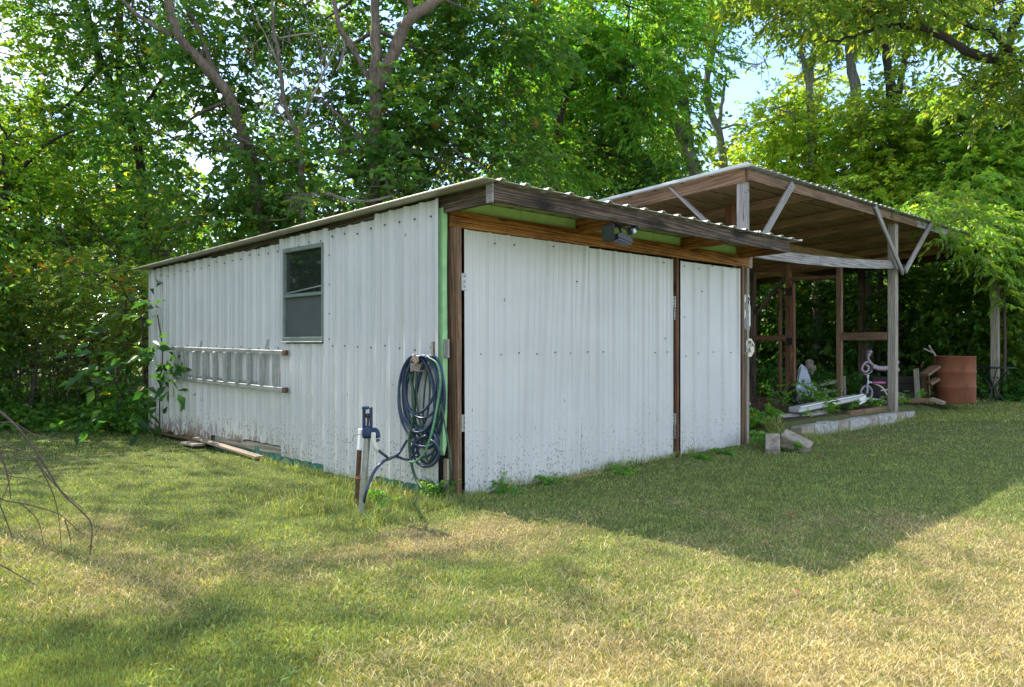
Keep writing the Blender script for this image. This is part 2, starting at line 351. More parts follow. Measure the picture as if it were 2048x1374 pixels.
# grass blades: more of them where the lawn is close
def blades(N, zmin, zmax, pxa, pxb, hmin, hmax, wid, power=1.0):
    u = rng.random(N); Z = (zmin**(-power)+(u)*(zmax**(-power)-zmin**(-power)))**(-1/power)
    px = pxa+(pxb-pxa)*rng.random(N); X = (px-1024)/FOC*Z
    x = CX+X*cT+Z*sT; y = CY-X*sT+Z*cT
    ok = ~((x > -.03) & (x < 5.12) & (y > -.01) & (y < 6.8)) & ~((x > 5.9) & (x < 14) & (y > -.05) & (y < 7)) 
    return x[ok], y[ok], Z[ok]
def make_blades(x, y, hh, ww, name, dry=None, parent=None, lab=None):
    n = len(x); z = gz(x, y); d = (dryness(x, y) if dry is None else dry)+.24*rng.standard_normal(n)
    k = sstep(.36, .66, d); az = rng.random(n)*2*np.pi; lean = .2+1.15*rng.random(n)+.35*k; laz = rng.random(n)*2*np.pi
    if name == 'dead_straw': lean = 1.25+.4*rng.random(n); z = z+.012+.012*rng.random(n)
    gr = np.stack([.165+.09*rng.random(n), .245+.09*rng.random(n), .07+.035*rng.random(n)], 1)
    yel = np.stack([.38+0*x, .40+0*x, .12+0*x], 1); gr = gr+(yel-gr)*(rng.random(n)**3)[:, None]*.8
    st = np.array([.64,.54,.31])*(.5+.7*rng.random(n))[:, None]
    c = gr*(1-k[:, None])+st*k[:, None]; c *= (.45+.95*rng.random(n))[:, None]*(.75+.5*n2(x, y, 7., 50))[:, None]
    h = hh*(.55+.75*rng.random(n))*(1-.25*k); w_ = ww*(.7+.6*rng.random(n))
    b = np.stack([x, y, z-.004], 1); s_ = np.stack([np.cos(az), np.sin(az), 0*az], 1)*w_[:, None]/2
    L = np.stack([np.cos(laz), np.sin(laz), 0*az], 1)
    tip = b+(L*np.sin(lean)[:, None]+np.array([0, 0, 1.])*np.cos(lean)[:, None])*h[:, None]
    mid = b+(L*np.sin(lean*.5)[:, None]+np.array([0, 0, 1.])*np.cos(lean*.5)[:, None])*(h*.5)[:, None]
    V = np.stack([b-s_, b+s_, mid+s_*.8, mid-s_*.8, tip], 1).reshape(-1, 3)
    o = np.arange(n)[:, None]*5
    T = np.concatenate([o+np.array([0, 1, 2]), o+np.array([0, 2, 3]), o+np.array([3, 2, 4])], 1).reshape(-1, 3) if name != 'lawn_grass' else None
    if T is None:
        V = np.stack([b-s_, b+s_, tip], 1).reshape(-1, 3); T = np.arange(n*3).reshape(n, 3); C_ = np.repeat(c, 3, 0)
    else: C_ = np.repeat(c, 5, 0)
    ob = npmesh(name, V, T, BLADE, parent, C_, kind='stuff')
    if lab: ob['label'] = lab; ob['category'] = 'grass'
    return ob
x, y, Z = blades(700000, 2.9, 13.5, -60, 2110, 0, 0, 0, 1.3)
hmap = .010+.013*n2(x, y, 1.1, 5)+.019*n2(x, y, 9., 15)
make_blades(x, y, hmap*(1+.03*Z), .0022+.00085*Z, 'lawn_grass', lab='short mown green and straw lawn grass')
x, y, Z = blades(70000, 13.5, 24, 1400, 2200, 0, 0, 0, 1.)
k = y < 1.2; x, y, Z = x[k], y[k], Z[k]
make_blades(x, y, .06+0*x, .016+0*x, 'far_lawn_grass', lab='short grass of the lawn far right towards the hedge')
x, y, Z = blades(16000, 2.9, 11, -60, 2110, 0, 0, 0, 1.3); k = rng.random(len(x)) < sstep(.3, .6, dryness(x, y)); x, y = x[k], y[k]
x, y = np.concatenate([x, x+.01]), np.concatenate([y, y+.02])
st_ = make_blades(x, y, .05+.06*rng.random(len(x)), .0024+0*x, 'dead_straw', 1.5+0*x, lab='loose dry straws lying over the mown lawn')
xs, ys = [], []
for n_, (x0, x1, y0, y1, dens) in enumerate([(0, 5.2, -.14, .0, 900), (-.16, 0., 0, 6.7, 500), (5.2, 6.3, -.7, .3, 1400), (6.2, 10.8, -.32, -.2, 700), (-1.3, -.6, -.5, .25, 1100), (-.5, .3, -.35, .1, 1600), (-1.3, 0., -.2, 1.3, 260)]):
    n = int(dens*(x1-x0)*max(y1-y0, .1)*2.2); xs.append(x0+(x1-x0)*rng.random(n)); ys.append(y0+(y1-y0)*rng.random(n))
xs, ys = np.concatenate(xs), np.concatenate(ys); kk = n2(xs, ys, 2.2, 77) > .42; xs, ys = xs[kk], ys[kk]
make_blades(xs, ys, .07+.09*n2(xs, ys, 1.3, 11), .006+0*xs, 'tall_grass', .2+0*xs, lab='longer uncut green grass fringing the shed walls')

# ------------------------------------------------------------------ the shed
shed = thing('tin_shed', 'white corrugated metal shed with flat sloping roof and brown timber framed doors', 'shed', (0, 0, 0))
def rz_(y): return 2.577-.0228*(y+.75)                     # underside of the roof metal
def panel(name, c0, ribs, minor, z0, z1, mat, plane, off, amp=.034, par=None, skew=0., lean=0.):
    """ribbed sheet: plane 'x' = side wall (runs along y), 'y' = front (runs along x); ribs = positions of raised ribs"""
    P = []; ribs = sorted(ribs); a, b = c0
    for i, r in enumerate(ribs):
        hw, tw = .034, .013
        P += [(r-hw, 0), (r-tw, amp), (r+tw, amp), (r+hw, 0)]
        if minor and i < len(ribs)-1:
            g_ = ribs[i+1]-r
            for q in (.36, .64): P += [(r+g_*q-.013, 0), (r+g_*q-.005, amp*.3), (r+g_*q+.005, amp*.3), (r+g_*q+.013, 0)]
    P = [p for p in P if a < p[0] < b]; P = [(a, P[0][1] if P and abs(P[0][0]-a) < .02 else 0)]+P+[(b, P[-1][1] if P and abs(P[-1][0]-b) < .02 else 0)]
    vs = []; th = .0012
    for side in (0, 1):
        for (u, h) in P:
            for zz, k in ((z0, 0), (z1, 1)):
                zc = zz(u) if callable(zz) else zz
                uu = u+(skew*(1-(zc-0)/2.3)*(u-a)/(b-a) if skew else 0); o = -(off+h-side*th)-lean*(1-k)
                vs.append((o, uu, zc) if plane == 'x' else (uu, o, zc))
    n = len(P); fs = []
    for s_ in (0, 1):
        for i in range(n-1):
            q = s_*2*n+2*i; fs.append((q, q+2, q+3, q+1) if s_ == 0 else (q+1, q+3, q+2, q))
    for i in range(n-1):
        q = 2*i; r = 2*n+2*i; fs.append((q, r, r+2, q+2)); fs.append((q+1, q+3, r+3, r+1))
    fs.append((0, 1, 2*n+1, 2*n)); fs.append((2*n-2, 4*n-2, 4*n-1, 2*n-1))
    return MB().add(vs, fs).obj(name, mat, par if par is not None else shed)
RB = .2286
def kr(a, b): return [k*RB+.005 for k in range(a, b+1)]
rz = lambda d: (lambda u: rz_(u)-d)
panel('metal_panel', (-.022, .925), kr(0, 4), 1, .045, rz(.025), P_side, 'x', .012)
panel('metal_panel', (.915, 1.84), kr(4, 8), 1, -.02, rz(.07), P_side, 'x', .010)
panel('metal_panel', (1.83, 2.76), kr(8, 12), 1, .045, 1.295, P_side, 'x', .0085)
panel('metal_panel', (1.80, 2.765), kr(8, 12), 1, lambda u: 2.335+.012*math.sin(u*30), rz(.045), P_side, 'x', .014)
panel('metal_panel', (1.835, 1.86), [], 0, 1.295, 2.34, P_side, 'x', .008)
panel('metal_panel', (2.69, 2.76), kr(12, 12), 0, 1.295, 2.34, P_side, 'x', .0085)
panel('metal_panel', (2.745, 3.68), kr(12, 16), 1, .155, rz(.085), P_side, 'x', .007)
panel('metal_panel', (3.66, 4.60), kr(16, 20), 1, .13, rz(.07), P_side, 'x', .010)
panel('metal_panel', (4.585, 5.52), kr(20, 24), 1, .065, rz(.045), P_side, 'x', .007)
panel('metal_panel', (5.50, 6.70), kr(24, 29), 1, .045, rz(.03), P_side, 'x', .009)
b = MB(); b.box((.055, 1.0, 1.2), (.09, 1.7, 2.6)); b.box((.055, 4.7, 1.2), (.09, 4.0, 2.45)); b.box((.055, 2.27, .62), (.09, .9, 1.2)); b.box((.055, 2.27, 2.44), (.09, .9, .16))
b.box((2.6, 6.66, 1.2), (5.1, .06, 2.3)); b.box((5.1, 3.4, 1.2), (.06, 6.5, 2.35)); b.box((2.5, .16, 1.2), (4.9, .03, 2.4))
b.obj('inner_wall', DARKIN, shed)
for (a0, a1, zz, hh) in ((2.77, 4.52, .10, .09), (4.55, 6.6, .035, .06)):
    beam('base_board', (-.004, a0, zz), (-.004, a1, zz-(0.01)), .012, hh, W_brown if a0 > 4 else W_post, shed, bevel=.002)
b = MB()
ys_ = np.linspace(.05, 4.6, 40)
for i in range(len(ys_)-1):
    o = .004+.02*random.random(); b.box((-.0+o, (ys_[i]+ys_[i+1])/2, .0), (.03, .118, .19+.03*random.random()))
b.obj('footing', TEAL, shed)
# roof
def roof_sheet(name, xa, xb, ya, yb, zf, mat, par, pitch, amp=.022, slopeonly=True):
    P = []; k0 = math.ceil(xa/pitch)
    for k in range(k0-1, int(xb/pitch)+2):
        c_ = k*pitch+.02
        for dx, h in ((-.04, 0), (-.017, amp), (.017, amp), (.04, 0)): P.append((c_+dx, h))
    P = [p for p in P if xa < p[0] < xb]; P = [(xa, 0)]+P+[(xb, 0)]; n = len(P); vs = []
    ysn = [ya, (ya+yb)/2, yb]; m = len(ysn)
    for s_ in (0, 1):
        for (u, h) in P:
            for yy in ysn: vs.append((u, yy, zf(u, yy)+h+.004-s_*.0035))
    fs = []
    for s_ in (0, 1):
        o = s_*n*m
        for i in range(n-1):
            for j in range(m-1):
                q = o+i*m+j; f_ = (q, q+m, q+m+1, q+1); fs.append(f_ if s_ == 0 else f_[::-1])
    for i in range(n-1):
        for j in (0, m-1):
            q = i*m+j; r = n*m+q; fs.append((q, r, r+m, q+m) if j == 0 else (q, q+m, r+m, r))
    for i in (0, n-1):
        for j in range(m-1): q = i*m+j; r = n*m+q; fs.append((q, q+1, r+1, r))
    return MB().add(vs, fs).obj(name, mat, par)
rzf = lambda u, v: rz_(v)
for k, (xa, xb) in enumerate([(-.16, .91), (.90, 1.99), (1.98, 3.07), (3.06, 4.15), (4.14, 5.22)]):
    roof_sheet('roof_sheet', xa, xb, -.76+.012*(k % 2), 7.02, lambda u, v, k=k: rz_(v)+.0015*k, ROOF, shed, .2743)
beam('edge_trim', (-.168, -.74, rz_(-.74)+.004), (-.168, 7.03, rz_(7.03)+.004), .018, .020, ROOFE, shed, bevel=.004)
beam('fascia', (-.02, -.675, 2.495), (5.0, -.675, 2.501), .04, .143, W_dark, shed)
beam('fascia_end_cap', (-.045, -.66, 2.497), (-.022, -.66, 2.497), .075, .165, W_grey, shed)
for xx in (.025, 1.78, 3.67, 4.96):
    beam('rafter', (xx, -.652, 2.495), (xx, (.0 if xx > .1 else .6), 2.478), .04, .145, W_dark if xx < .1 else W_orange, shed)
beam('side_rail', (.008, .62, 2.46), (.008, 6.6, 2.325), .02, .15, W_dark, shed)
beam('header', (.075, -.03, 2.375), (5.17, -.03, 2.375), .04, .15, W_orange, shed)
beam('header_end', (5.172, -.032, 2.375), (5.26, -.032, 2.37), .042, .155, W_pale, shed)
for (a0, a1) in ((.03, .98), (.985, 3.1), (3.105, 5.02)):
    MB().box(((a0+a1)/2, .02, 2.5), (a1-a0, .03, .114)).obj('foam_board', FOAM, shed, bevel=.002)
m = MB(); poly = [(.0, 2.46), (.05, 2.46), (.045, 1.9), (.052, 1.1), (.048, .7), (.036, .5), (.042, .42), (.018, .33), (.0, .37)]
m.prism([(p[0], p[1]) for p in poly], 1, -.03, .03).obj('foam_strip', FOAM2, shed)
beam('corner_post', (.118, -.045, -.08), (.118, -.045, 2.30), .135, .05, W_brown, shed, up=(1, 0, 0))
beam('post_foot', (.035, -.035, -.06), (.035, -.035, .3), .05, .03, W_pale, shed, up=(1, 0, 0))
beam('lock_block', (.02, -.047, 1.17), (.02, -.047, 1.33), .07, .03, W_grey, shed, up=(1, 0, 0))
beam('door_post', (3.49, -.03, -.12), (3.49, -.03, 2.298), .085, .04, W_red, shed, up=(1, 0, 0))
beam('jamb_post', (4.985, -.035, -.12), (4.985, -.035, 2.298), .08, .05, W_brown, shed, up=(1, 0, 0))
beam('jamb_trim', (5.085, -.03, -.12), (5.085, -.03, 2.292), .1, .035, W_pale, shed, up=(1, 0, 0))
# doors
dl = MB().box((1.82, -.02, 1.1), (3.15, .022, 2.3)).obj('large_door', W_dark, shed, label='wide shed door clad in white ribbed metal')
panel('door_sheet', (.205, 1.885), [.225,.52,.75,1.05,1.31,1.57,1.86], 1, -.045, lambda u: 2.292, P_front, 'y', .046, .026, dl, skew=-.16, lean=.012)
panel('door_sheet', (1.62, 3.425), [1.66,2.08,2.34,2.6,2.87,3.14,3.415], 1, -.10, lambda u: 2.282-.002*u, P_front, 'y', .040, .026, dl)
ds = MB().box((4.24, -.02, 1.1), (1.36, .022, 2.27)).obj('small_door', W_dark, shed, label='narrow shed door of white ribbed metal')
panel('door_sheet', (3.555, 4.925), [3.57,3.88,4.2,4.53,4.91], 0, -.09, lambda u: 2.268, P_front, 'y', .042, .022, ds)
def hinge(x, z, yy=-.072, wd=.12, ht=.15, par=shed, mt=GALV):
    h = MB().box((x-wd/4-.003, yy, z), (wd/2, .004, ht)).box((x+wd/4+.003, yy-.004, z), (wd/2-.004, .004, ht)).obj('hinge', mt, par, bevel=.001)
    MB().tube([(x, yy-.006, z-ht/2), (x, yy-.006, z+ht/2)], .006, 8).obj('hinge_pin', mt, h)
    b = MB()
    for dz in (-.3, 0, .3):
        for dx in (-.36, .3): b.box((x+dx*wd, yy-.005, z+dz*ht+.01*dx), (.01, .008, .01))
    b.obj('hinge_screws', SCREW, h, kind='stuff')
hinge(.165, 1.83); hinge(.165, .60)
hinge(3.445, 1.78, -.056, .06, .13); hinge(3.48, 1.64, -.056, .08, .13); hinge(3.445, .42, -.056, .06, .13); hinge(3.485, .27, -.056, .08, .16)
b = MB()
for k in range(1, 14):
    xx = .2+k*.24+random.uniform(-.03, .03)
    if xx < 3.4: b.box((xx, -.058, 1.20+random.uniform(-.012, .012)), (.011, .014, .011))
for (px, py) in [(990,487),(1029,490),(1107,493),(1328,525),(919,583),(927,626),(917,692),(1154,563),(1331,677),(916,774)]:
    q = F(px, py, -.056); b.box(q, (.011, .014, .011))
for (px, py) in [(1369,532),(1398,537),(1425,532),(1464,538),(1404,583),(1369,634),(1357,673),(1372,712),(1397,706),(1427,704),(1462,705),(1359,740)]:
    q = F(px, py, -.05); b.box(q, (.010, .012, .010))
b.obj('front_screws', SCREW, shed, kind='stuff')
b = MB()
for k in range(29):
    yy = (k+.5)*RB; zz = 1.255+random.uniform(-.02, .02)
    if not 1.8 < yy < 2.7: b.box((-.014, yy, zz), (.01, .014, .014))
    b.box((-.018, yy, rz_(yy)-.14+random.uniform(-.03, .01)), (.012, .014, .014))
for zz in (2.2, 1.9, 1.6, 1.34): b.box((-.013, 1.78, zz), (.01, .013, .013))
for (px, py) in [(300+1300/2.926, 600+995/2.926), (300+1355/2.926, 600+992/2.926), (300+1090/2.926, 950)]: b.box(S(px, py, -.014), (.01, .014, .014))
b.obj('side_screws', SCREW, shed, kind='stuff')
# window
win = MB(); y0, y1, z0, z1 = 1.855, 2.695, 1.305, 2.335
fr = [((y0+.014), (z0+z1)/2, .03, z1-z0), ((y1-.014), (z0+z1)/2, .03, z1-z0)]
for (yy, zz, a_, b_) in fr: win.box((-.022, yy, zz), (.05, a_, b_))
win.box((-.024, (y0+y1)/2, z1-.022), (.05, y1-y0, .045)); win.box((-.024, (y0+y1)/2, z0+.03), (.052, y1-y0, .06)); win.box((-.034, (y0+y1)/2, z0+.006), (.052, y1-y0+.01, .012))
wf = win.obj('window', WINF, shed, bevel=.003)
MB().box((-.008, (y0+y1)/2, 2.06), (.006, y1-y0-.05, .5)).obj('pane', GLASS, wf)
MB().box((-.016, (y0+y1)/2, 1.585), (.005, y1-y0-.05, .45)).obj('insect_screen', SCREEN, wf)
MB().box((-.028, (y0+y1)/2, 1.815), (.04, y1-y0-.05, .035)).obj('sash_rail', WINF, wf, bevel=.003)
beam('sash_bar', (-.018, y1-.04, 1.845), (-.018, y0+.04, 1.895), .02, .014, ALU, wf)
# corner trim on the far end
beam('corner_trim', (-.02, 6.73, .0), (-.02, 6.73, 2.385), .035, .05, P_side, shed, up=(0, 1, 0), bevel=.003)

# ladder hung on the side wall
la = thing('aluminium_ladder', 'long dented aluminium ladder hung sideways on the ribbed side wall', 'ladder', (-.08, 2.56, .8))
beam('rail', (-.085, 2.56, 1.195), (-.075, 5.75, 1.235), .03, .05, ALU, la); beam('rail', (-.085, 2.56, .79), (-.075, 5.65, .83), .03, .048, ALU, la)
beam('inner_rail', (-.055, 3.3, .845), (-.055, 5.6, .875), .02, .03, ALU, la)
for k in range(10):
    yy = 2.80+k*.312; m = MB(); m.box((-.082, yy, 1.012), (.032, .075, .37)); m.box((-.1, yy+.01, 1.012), (.006, .04, .36))
    m.obj('rung', ALU, la, bevel=.004)
for zz in (1.195, .79): beam('foot', (-.085, 2.52, zz), (-.085, 2.60, zz), .04, .06, RUST, la)
for yy in (3.08, 4.9): beam('hook', (-.06, yy, 1.22), (-.02, yy, 1.34), .012, .02, ALU, la)

# boards lying at the side wall's foot
bd = beam('loose_board', G(392, 876, .07)+[0, 0, 0], G(520, 915, .0), .10, .03, W_pale); tag(bd, 'long pale plank lying propped against the foot of the side wall', 'plank')
a = G(372, 886, 0); b_ = G(398, 893, 0); bd = beam('loose_board', a+[0, 0, .01], b_+[0, 0, .02], .16, .03, W_post); tag(bd, 'short grey board scrap lying under the end of the long plank', 'plank')

# ------------------------------------------------------------------ hose, hydrant
HX = -.10
def coil(loops, wob=.012, x0=HX, seed=1):
    """loops: (cx, cy, rx, ry, tilt) in a hanging plane, measured from the photograph's scale"""
    r_ = random.Random(seed); P = []; n = 26
    for i, L in enumerate(loops):
        M_ = loops[min(i+1, len(loops)-1)]; xo = x0-r_.uniform(-.02, .05)
        for j in range(n):
            u = j/n; c_ = [L[k]*(1-u)+M_[k]*u for k in range(5)]; a = math.pi/2+2*math.pi*u
            ex, ey = c_[2]*math.cos(a), -c_[3]*math.sin(a); tl = c_[4]
            px = c_[0]+ex*math.cos(tl)-ey*math.sin(tl); py = c_[1]+ex*math.sin(tl)+ey*math.cos(tl)
            q = S(660+px/3.433, 660+py/3.433, xo+.02*math.sin(a*1.0+i)); P.append(q)
    return P
def smooth(P, k=4):
    P = [np.asarray(p, float) for p in P]; P = [2*P[0]-P[1]]+P+[2*P[-1]-P[-2]]; o = []
    for i in range(1, len(P)-2):
        for j in range(k):
            u = j/k; o.append(.5*((2*P[i])+(-P[i-1]+P[i+1])*u+(2*P[i-1]-5*P[i]+4*P[i+1]-P[i+2])*u*u+(-P[i-1]+3*P[i]-3*P[i+1]+P[i+2])*u**3))
    o.append(P[-2]); return o
def hp(px, py, x=HX): return S(660+px/3.433, 660+py/3.433, x)
base = G(720, 1025, 0)
# hydrant
hy = thing('yard_hydrant', 'blue headed yard hydrant on a galvanised pipe in the grass', 'hydrant', (base[0], base[1], gz1(base[0], base[1])))
hd = base; H0 = C(735, 872, 5.98); 
b = MB(); b.tube([base+[0, 0, -.1], H0], .024, 12); b.obj('pipe', GALV, hy)
er = np.array([cT, -sT, 0.]); ef = np.array([sT, cT, 0.])            # the hydrant head faces across the view
RH = Matrix.Rotation(-TH, 4, 'Z')
T0 = H0+[0, 0, .0]
b = MB(); b.lathe([(.0, -.02), (.036, -.015), (.042, .01), (.04, .05), (.03, .075), (0, .08)], T0, 14); b.box(T0+er*.03+[0, 0, .04], (.07, .045, .045), M=RH)
b.tube(smooth([T0+er*.04+[0, 0, .045], T0+er*.07+[0, 0, .035], T0+er*.082+[0, 0, -.015]]), [.02]*9, 10)
b.obj('head', BLUEI, hy, bevel=0)
b = MB(); 
for s_ in (-1, 1): b.box(T0+er*(.027*s_)+[0, 0, .14], (.018, .05, .16), M=RH)
b.box(T0+er*-.015+[0, 0, .215], (.05, .05, .022), M=RH); b.obj('handle', BLUEI, hy, bevel=.004)
MB().tube([T0+[0, 0, .06], T0+er*.006+[0, 0, .17]], .009, 8).lathe([(0, -.015), (.02, -.01), (.02, .01), (0, .015)], T0+er*.005+[0, 0, .155], 10, Matrix.Rotation(R(90), 4, 'X')).obj('pump_rod', RUST, hy)
# stake
sk = thing('stake', 'rusty metal stake with white painted top strapped beside the hydrant pipe', 'stake', G(712, 1000, 0))
a = G(712, 1000, 0); a2 = C(719, 900, 6.05); a3 = C(722, 858, 6.05)
beam('shaft', a+[0, 0, -.1], a2, .035, .028, RUST, sk, up=(1, 0, 0)); beam('painted_top', a2, a3, .038, .03, WHT, sk, up=(1, 0, 0))
cc_ = C(722, 955, 6.02); MB().lathe([(.05, -.006), (.058, 0), (.05, .006), (.044, 0), (.05, -.006)], cc_, 20).obj('strap', RUST, sk)
wp = [C(722, 868, 5.95), C(708, 872, 5.95), C(705, 882, 5.95), C(698, 885, 5.95), C(688, 884, 5.95)]
MB().tube(smooth(wp), .002, 5).obj('wire', SCREW, sk)
# hanger
hg = thing('hose_hanger', 'grey wooden hose hanger bracket screwed to the wall near the door corner', 'hose hanger', hp(600, 250, 0))
beam('back_strip', S(867, 683, -.02), S(868, 725, -.02), .05, .02, W_post, hg, up=(0, 1, 0)); beam('peg', hp(605, 205, -.02), hp(585, 200, -.24), .05, .05, W_pale, hg); beam('peg_stop', hp(575, 180, -.25), hp(598, 228, -.25), .02, .05, W_pale, hg); beam('peg_brace', hp(605, 258, -.03), hp(600, 258, -.14), .12, .07, W_post, hg)
loops = [(640,460,165,285,.02),(575,460,118,285,.04),(640,420,120,240,-.08),(645,455,150,270,.05),(700,480,85,300,.02),(590,455,100,280,-.05),(655,430,130,230,.12),(620,330,95,155,.25),(640,445,140,272,.0),(680,540,100,365,.03),(655,830,80,100,0.),(660,850,95,98,.1),(640,740,90,60,.2)]
P = [np.array(p) for p in coil(loops)]
h1 = [hp(590, 940, -.12), hp(640, 945, -.12), hp(700, 900, -.12)]
tail = [hp(560, 880, -.13), hp(450, 868, -.25), hp(395, 885, -.45), C(775, 915, 6.1), C(757, 900, 6.0), C(748, 885, 5.93), T0+er*.085+[0, 0, -.03]]
gh = thing('garden_hose', 'navy blue hose coiled in loose loops on the wall hanger, joined to the hydrant', 'garden hose', (-.1, .3, .2))
MB().tube(smooth([P[-1]]+tail, 6), .011, 9).obj('feed_length', BLUEH, gh)
MB().tube(smooth(P, 2), .0115, 9).obj('coil', BLUEH, gh)
run = [hp(530, 755, -.13), hp(470, 850, -.2), hp(410, 885, -.4), C(768, 922, 6.05), C(752, 938, 5.95), C(740, 962, 5.92), C(731, 990, 5.9), G(725, 1018, 0)+[0, 0, -.02]]
MB().tube(smooth(run, 6), .012, 9).obj('trailing_length', BLUEH, gh)
MB().tube(smooth([C(747, 866, 5.95), C(747, 880, 5.93), C(750, 893, 5.93), C(754, 899, 5.95)]), .019, 10).obj('sleeve', CLRW, gh)
gh2 = thing('garden_hose', 'dark green garden hose tangled among the blue coils and trailing to the ground', 'garden hose', (-.1, .3, .1))
gl = [(600,430,40,250,.04),(640,420,60,230,-.05),(690,560,50,340,.03)]
MB().tube(smooth(coil(gl, x0=-.075, seed=5), 2), .0085, 8).obj('coil', GREENH, gh2)
MB().tube(smooth([hp(545,300,-.14), hp(575,450,-.15), hp(570,620,-.15), hp(545,760,-.16), hp(560,920,-.16), hp(590,1020,-.17), hp(635,1090,-.2)], 6), .013, 8).obj('trailing_length', GREENH, gh2)
MB().tube(smooth([hp(745,330,-.12), hp(780,600,-.12), hp(815,800,-.1), hp(832,950,-.1), hp(820,1050,-.1)], 6), .008, 8).obj('trailing_length', GREENH, gh2)
gh3 = tag(MB().tube(smooth([hp(680,190,-.15), hp(735,230,-.17), hp(758,330,-.18), hp(750,430,-.18), hp(728,570,-.19), hp(695,720,-.2), hp(650,840,-.2), hp(590,900,-.19), hp(545,905,-.17)], 6), .0085, 9).obj('garden_hose', MINTH), 'single pale mint green hose length draped over the front of the coils', 'garden hose')
rod = beam('metal_rod', S(660+485/3.433, 780, -.05), S(660+482/3.433, 975, -.05), .008, .008, GALV); tag(rod, 'thin upright metal rod leaning on the side wall behind the hose', 'rod')

# ------------------------------------------------------------------ things on the front
fl = thing('motion_floodlight', 'black twin head security floodlight with motion sensor under the front fascia', 'floodlight', F(1240, 445, -.6))
q = F(1237, 447, -.6); FW = Matrix.Rotation(R(12), 4, 'Z')
MB().lathe([(0, .03), (.05, .03), (.055, .0), (.04, -.03), (0, -.035)], q+[0, 0, -.01], 16).obj('mount', BLK, fl)
MB().box(q+[0, 0, .035], (.09, .06, .02)).obj('mount_plate', GALV, fl)
def head(c, rx, ry, rz0, sx, sy, sz):
    M_ = Matrix.Rotation(rz0, 4, 'Z') @ Matrix.Rotation(ry, 4, 'Y') @ Matrix.Rotation(rx, 4, 'X')
    m = MB(); pr = [(-sx/2, -sz/2), (sx/2, -sz/2), (sx/2, sz/4), (sx/4, sz/2), (-sx/4, sz/2), (-sx/2, sz/4)]
    m.prism(pr, 1, -sy/2, sy/2); m.v = [tuple((M_ @ Vector(v))+Vector([float(k) for k in c])) for v in m.v]
    o = m.obj('lamp_head', BLK, fl, bevel=.004)
    l_ = MB().box((0, 0, 0), (sx*.86, sy*.86, .01)); l_.v = [tuple((M_ @ (Vector(v)+Vector((0, 0, -sz/2-.004))))+Vector([float(k) for k in c])) for v in l_.v]
    l_.obj('lens', DLENS, o)
head(F(1217, 466, -.66), 0, R(78), R(25), .16, .11, .055)
head(F(1244, 478, -.68), R(-12), R(14), R(-10), .19, .10, .06)
sn = F(1262, 462, -.68); b = MB().box(sn, (.07, .06, .06), M=Matrix.Rotation(R(-30), 4, 'Y')); so_ = b.obj('motion_sensor', BLK, fl, bevel=.006)
MB().box(sn+[.012, -.033, .0], (.04, .006, .04), M=Matrix.Rotation(R(-30), 4, 'Y')).obj('sensor_lens', LENS, so_)
MB().box(sn+[.03, -.035, .035], (.06, .08, .006), M=Matrix.Rotation(R(30), 4, 'Y')).obj('sensor_hood', BLK, so_)
b = MB(); b.tube([q, F(1217, 466, -.63)+[.02, .03, .02]], .012, 8); b.tube([q, F(1244, 474, -.66)], .012, 8); b.tube([q+[0, 0, -.02], sn], .012, 8); b.obj('arm', BLK, fl)
# thermometer style plaque
pl = thing('wall_thermometer', 'tall white rounded thermometer plaque with grey foot on the right door jamb', 'thermometer', (5.1, -.06, 1.5))
def capsule(cx, z0, z1, r, y, th=.012, n=12):
    pts = [(cx+r*math.cos(a), z1-r+r*math.sin(a)) for a in np.linspace(0, math.pi, n)]+[(cx+r*math.cos(a), z0+r+r*math.sin(a)) for a in np.linspace(math.pi, 2*math.pi, n)]
    return MB().prism(pts, 1, y, y+th)
capsule(5.10, 1.46, 1.955, .068, -.064).obj('plaque', WHT, pl)
capsule(5.095, 1.455, 1.66, .06, -.074, .01).obj('grey_foot', GREYP, pl)
MB().box((5.065, -.068, 1.79), (.05, .012, .10)).obj('grey_band', GREYP, pl)
tb = [(5.10, -.076, 1.885), (5.115, -.076, 1.905), (5.13, -.076, 1.88), (5.118, -.076, 1.85), (5.12, -.076, 1.82)]
MB().tube(smooth(tb, 5), .007, 6).obj('pointer', INK, pl)
MB().tube([(5.125+.025*math.cos(a), -.078, 1.765+.05*math.sin(a)) for a in np.linspace(0, 6.2, 18)], .006, 6).obj('ring', CREAMM, pl)
MB().box((5.14, -.073, 1.66), (.03, .012, .26)).obj('scale_strip', WHT, pl)
sg = thing('warning_sign', 'small cream octagonal security sign with black print on the right door jamb', 'sign', (5.14, -.06, 1.25))
oc = [(5.16+.145*math.cos(R(22.5+45*k)), 1.245+.13*math.sin(R(22.5+45*k))) for k in range(8)]
MB().prism(oc, 1, -.060, -.054).obj('plate', SIGNC, sg)
b = MB(); b.prism([(5.07, 1.335), (5.05, 1.315), (5.22, 1.315), (5.20, 1.335)], 1, -.063, -.0605); b.obj('top_band', INK, sg)
b = MB(); b.prism([(5.235, 1.31), (5.22, 1.29), (5.275, 1.25), (5.275, 1.27)], 1, -.063, -.0605)
b.box((5.165, -.0615, 1.235), (.06, .002, .018), M=Matrix.Rotation(R(-38), 4, 'Y')); b.obj('emblem', INK, sg)
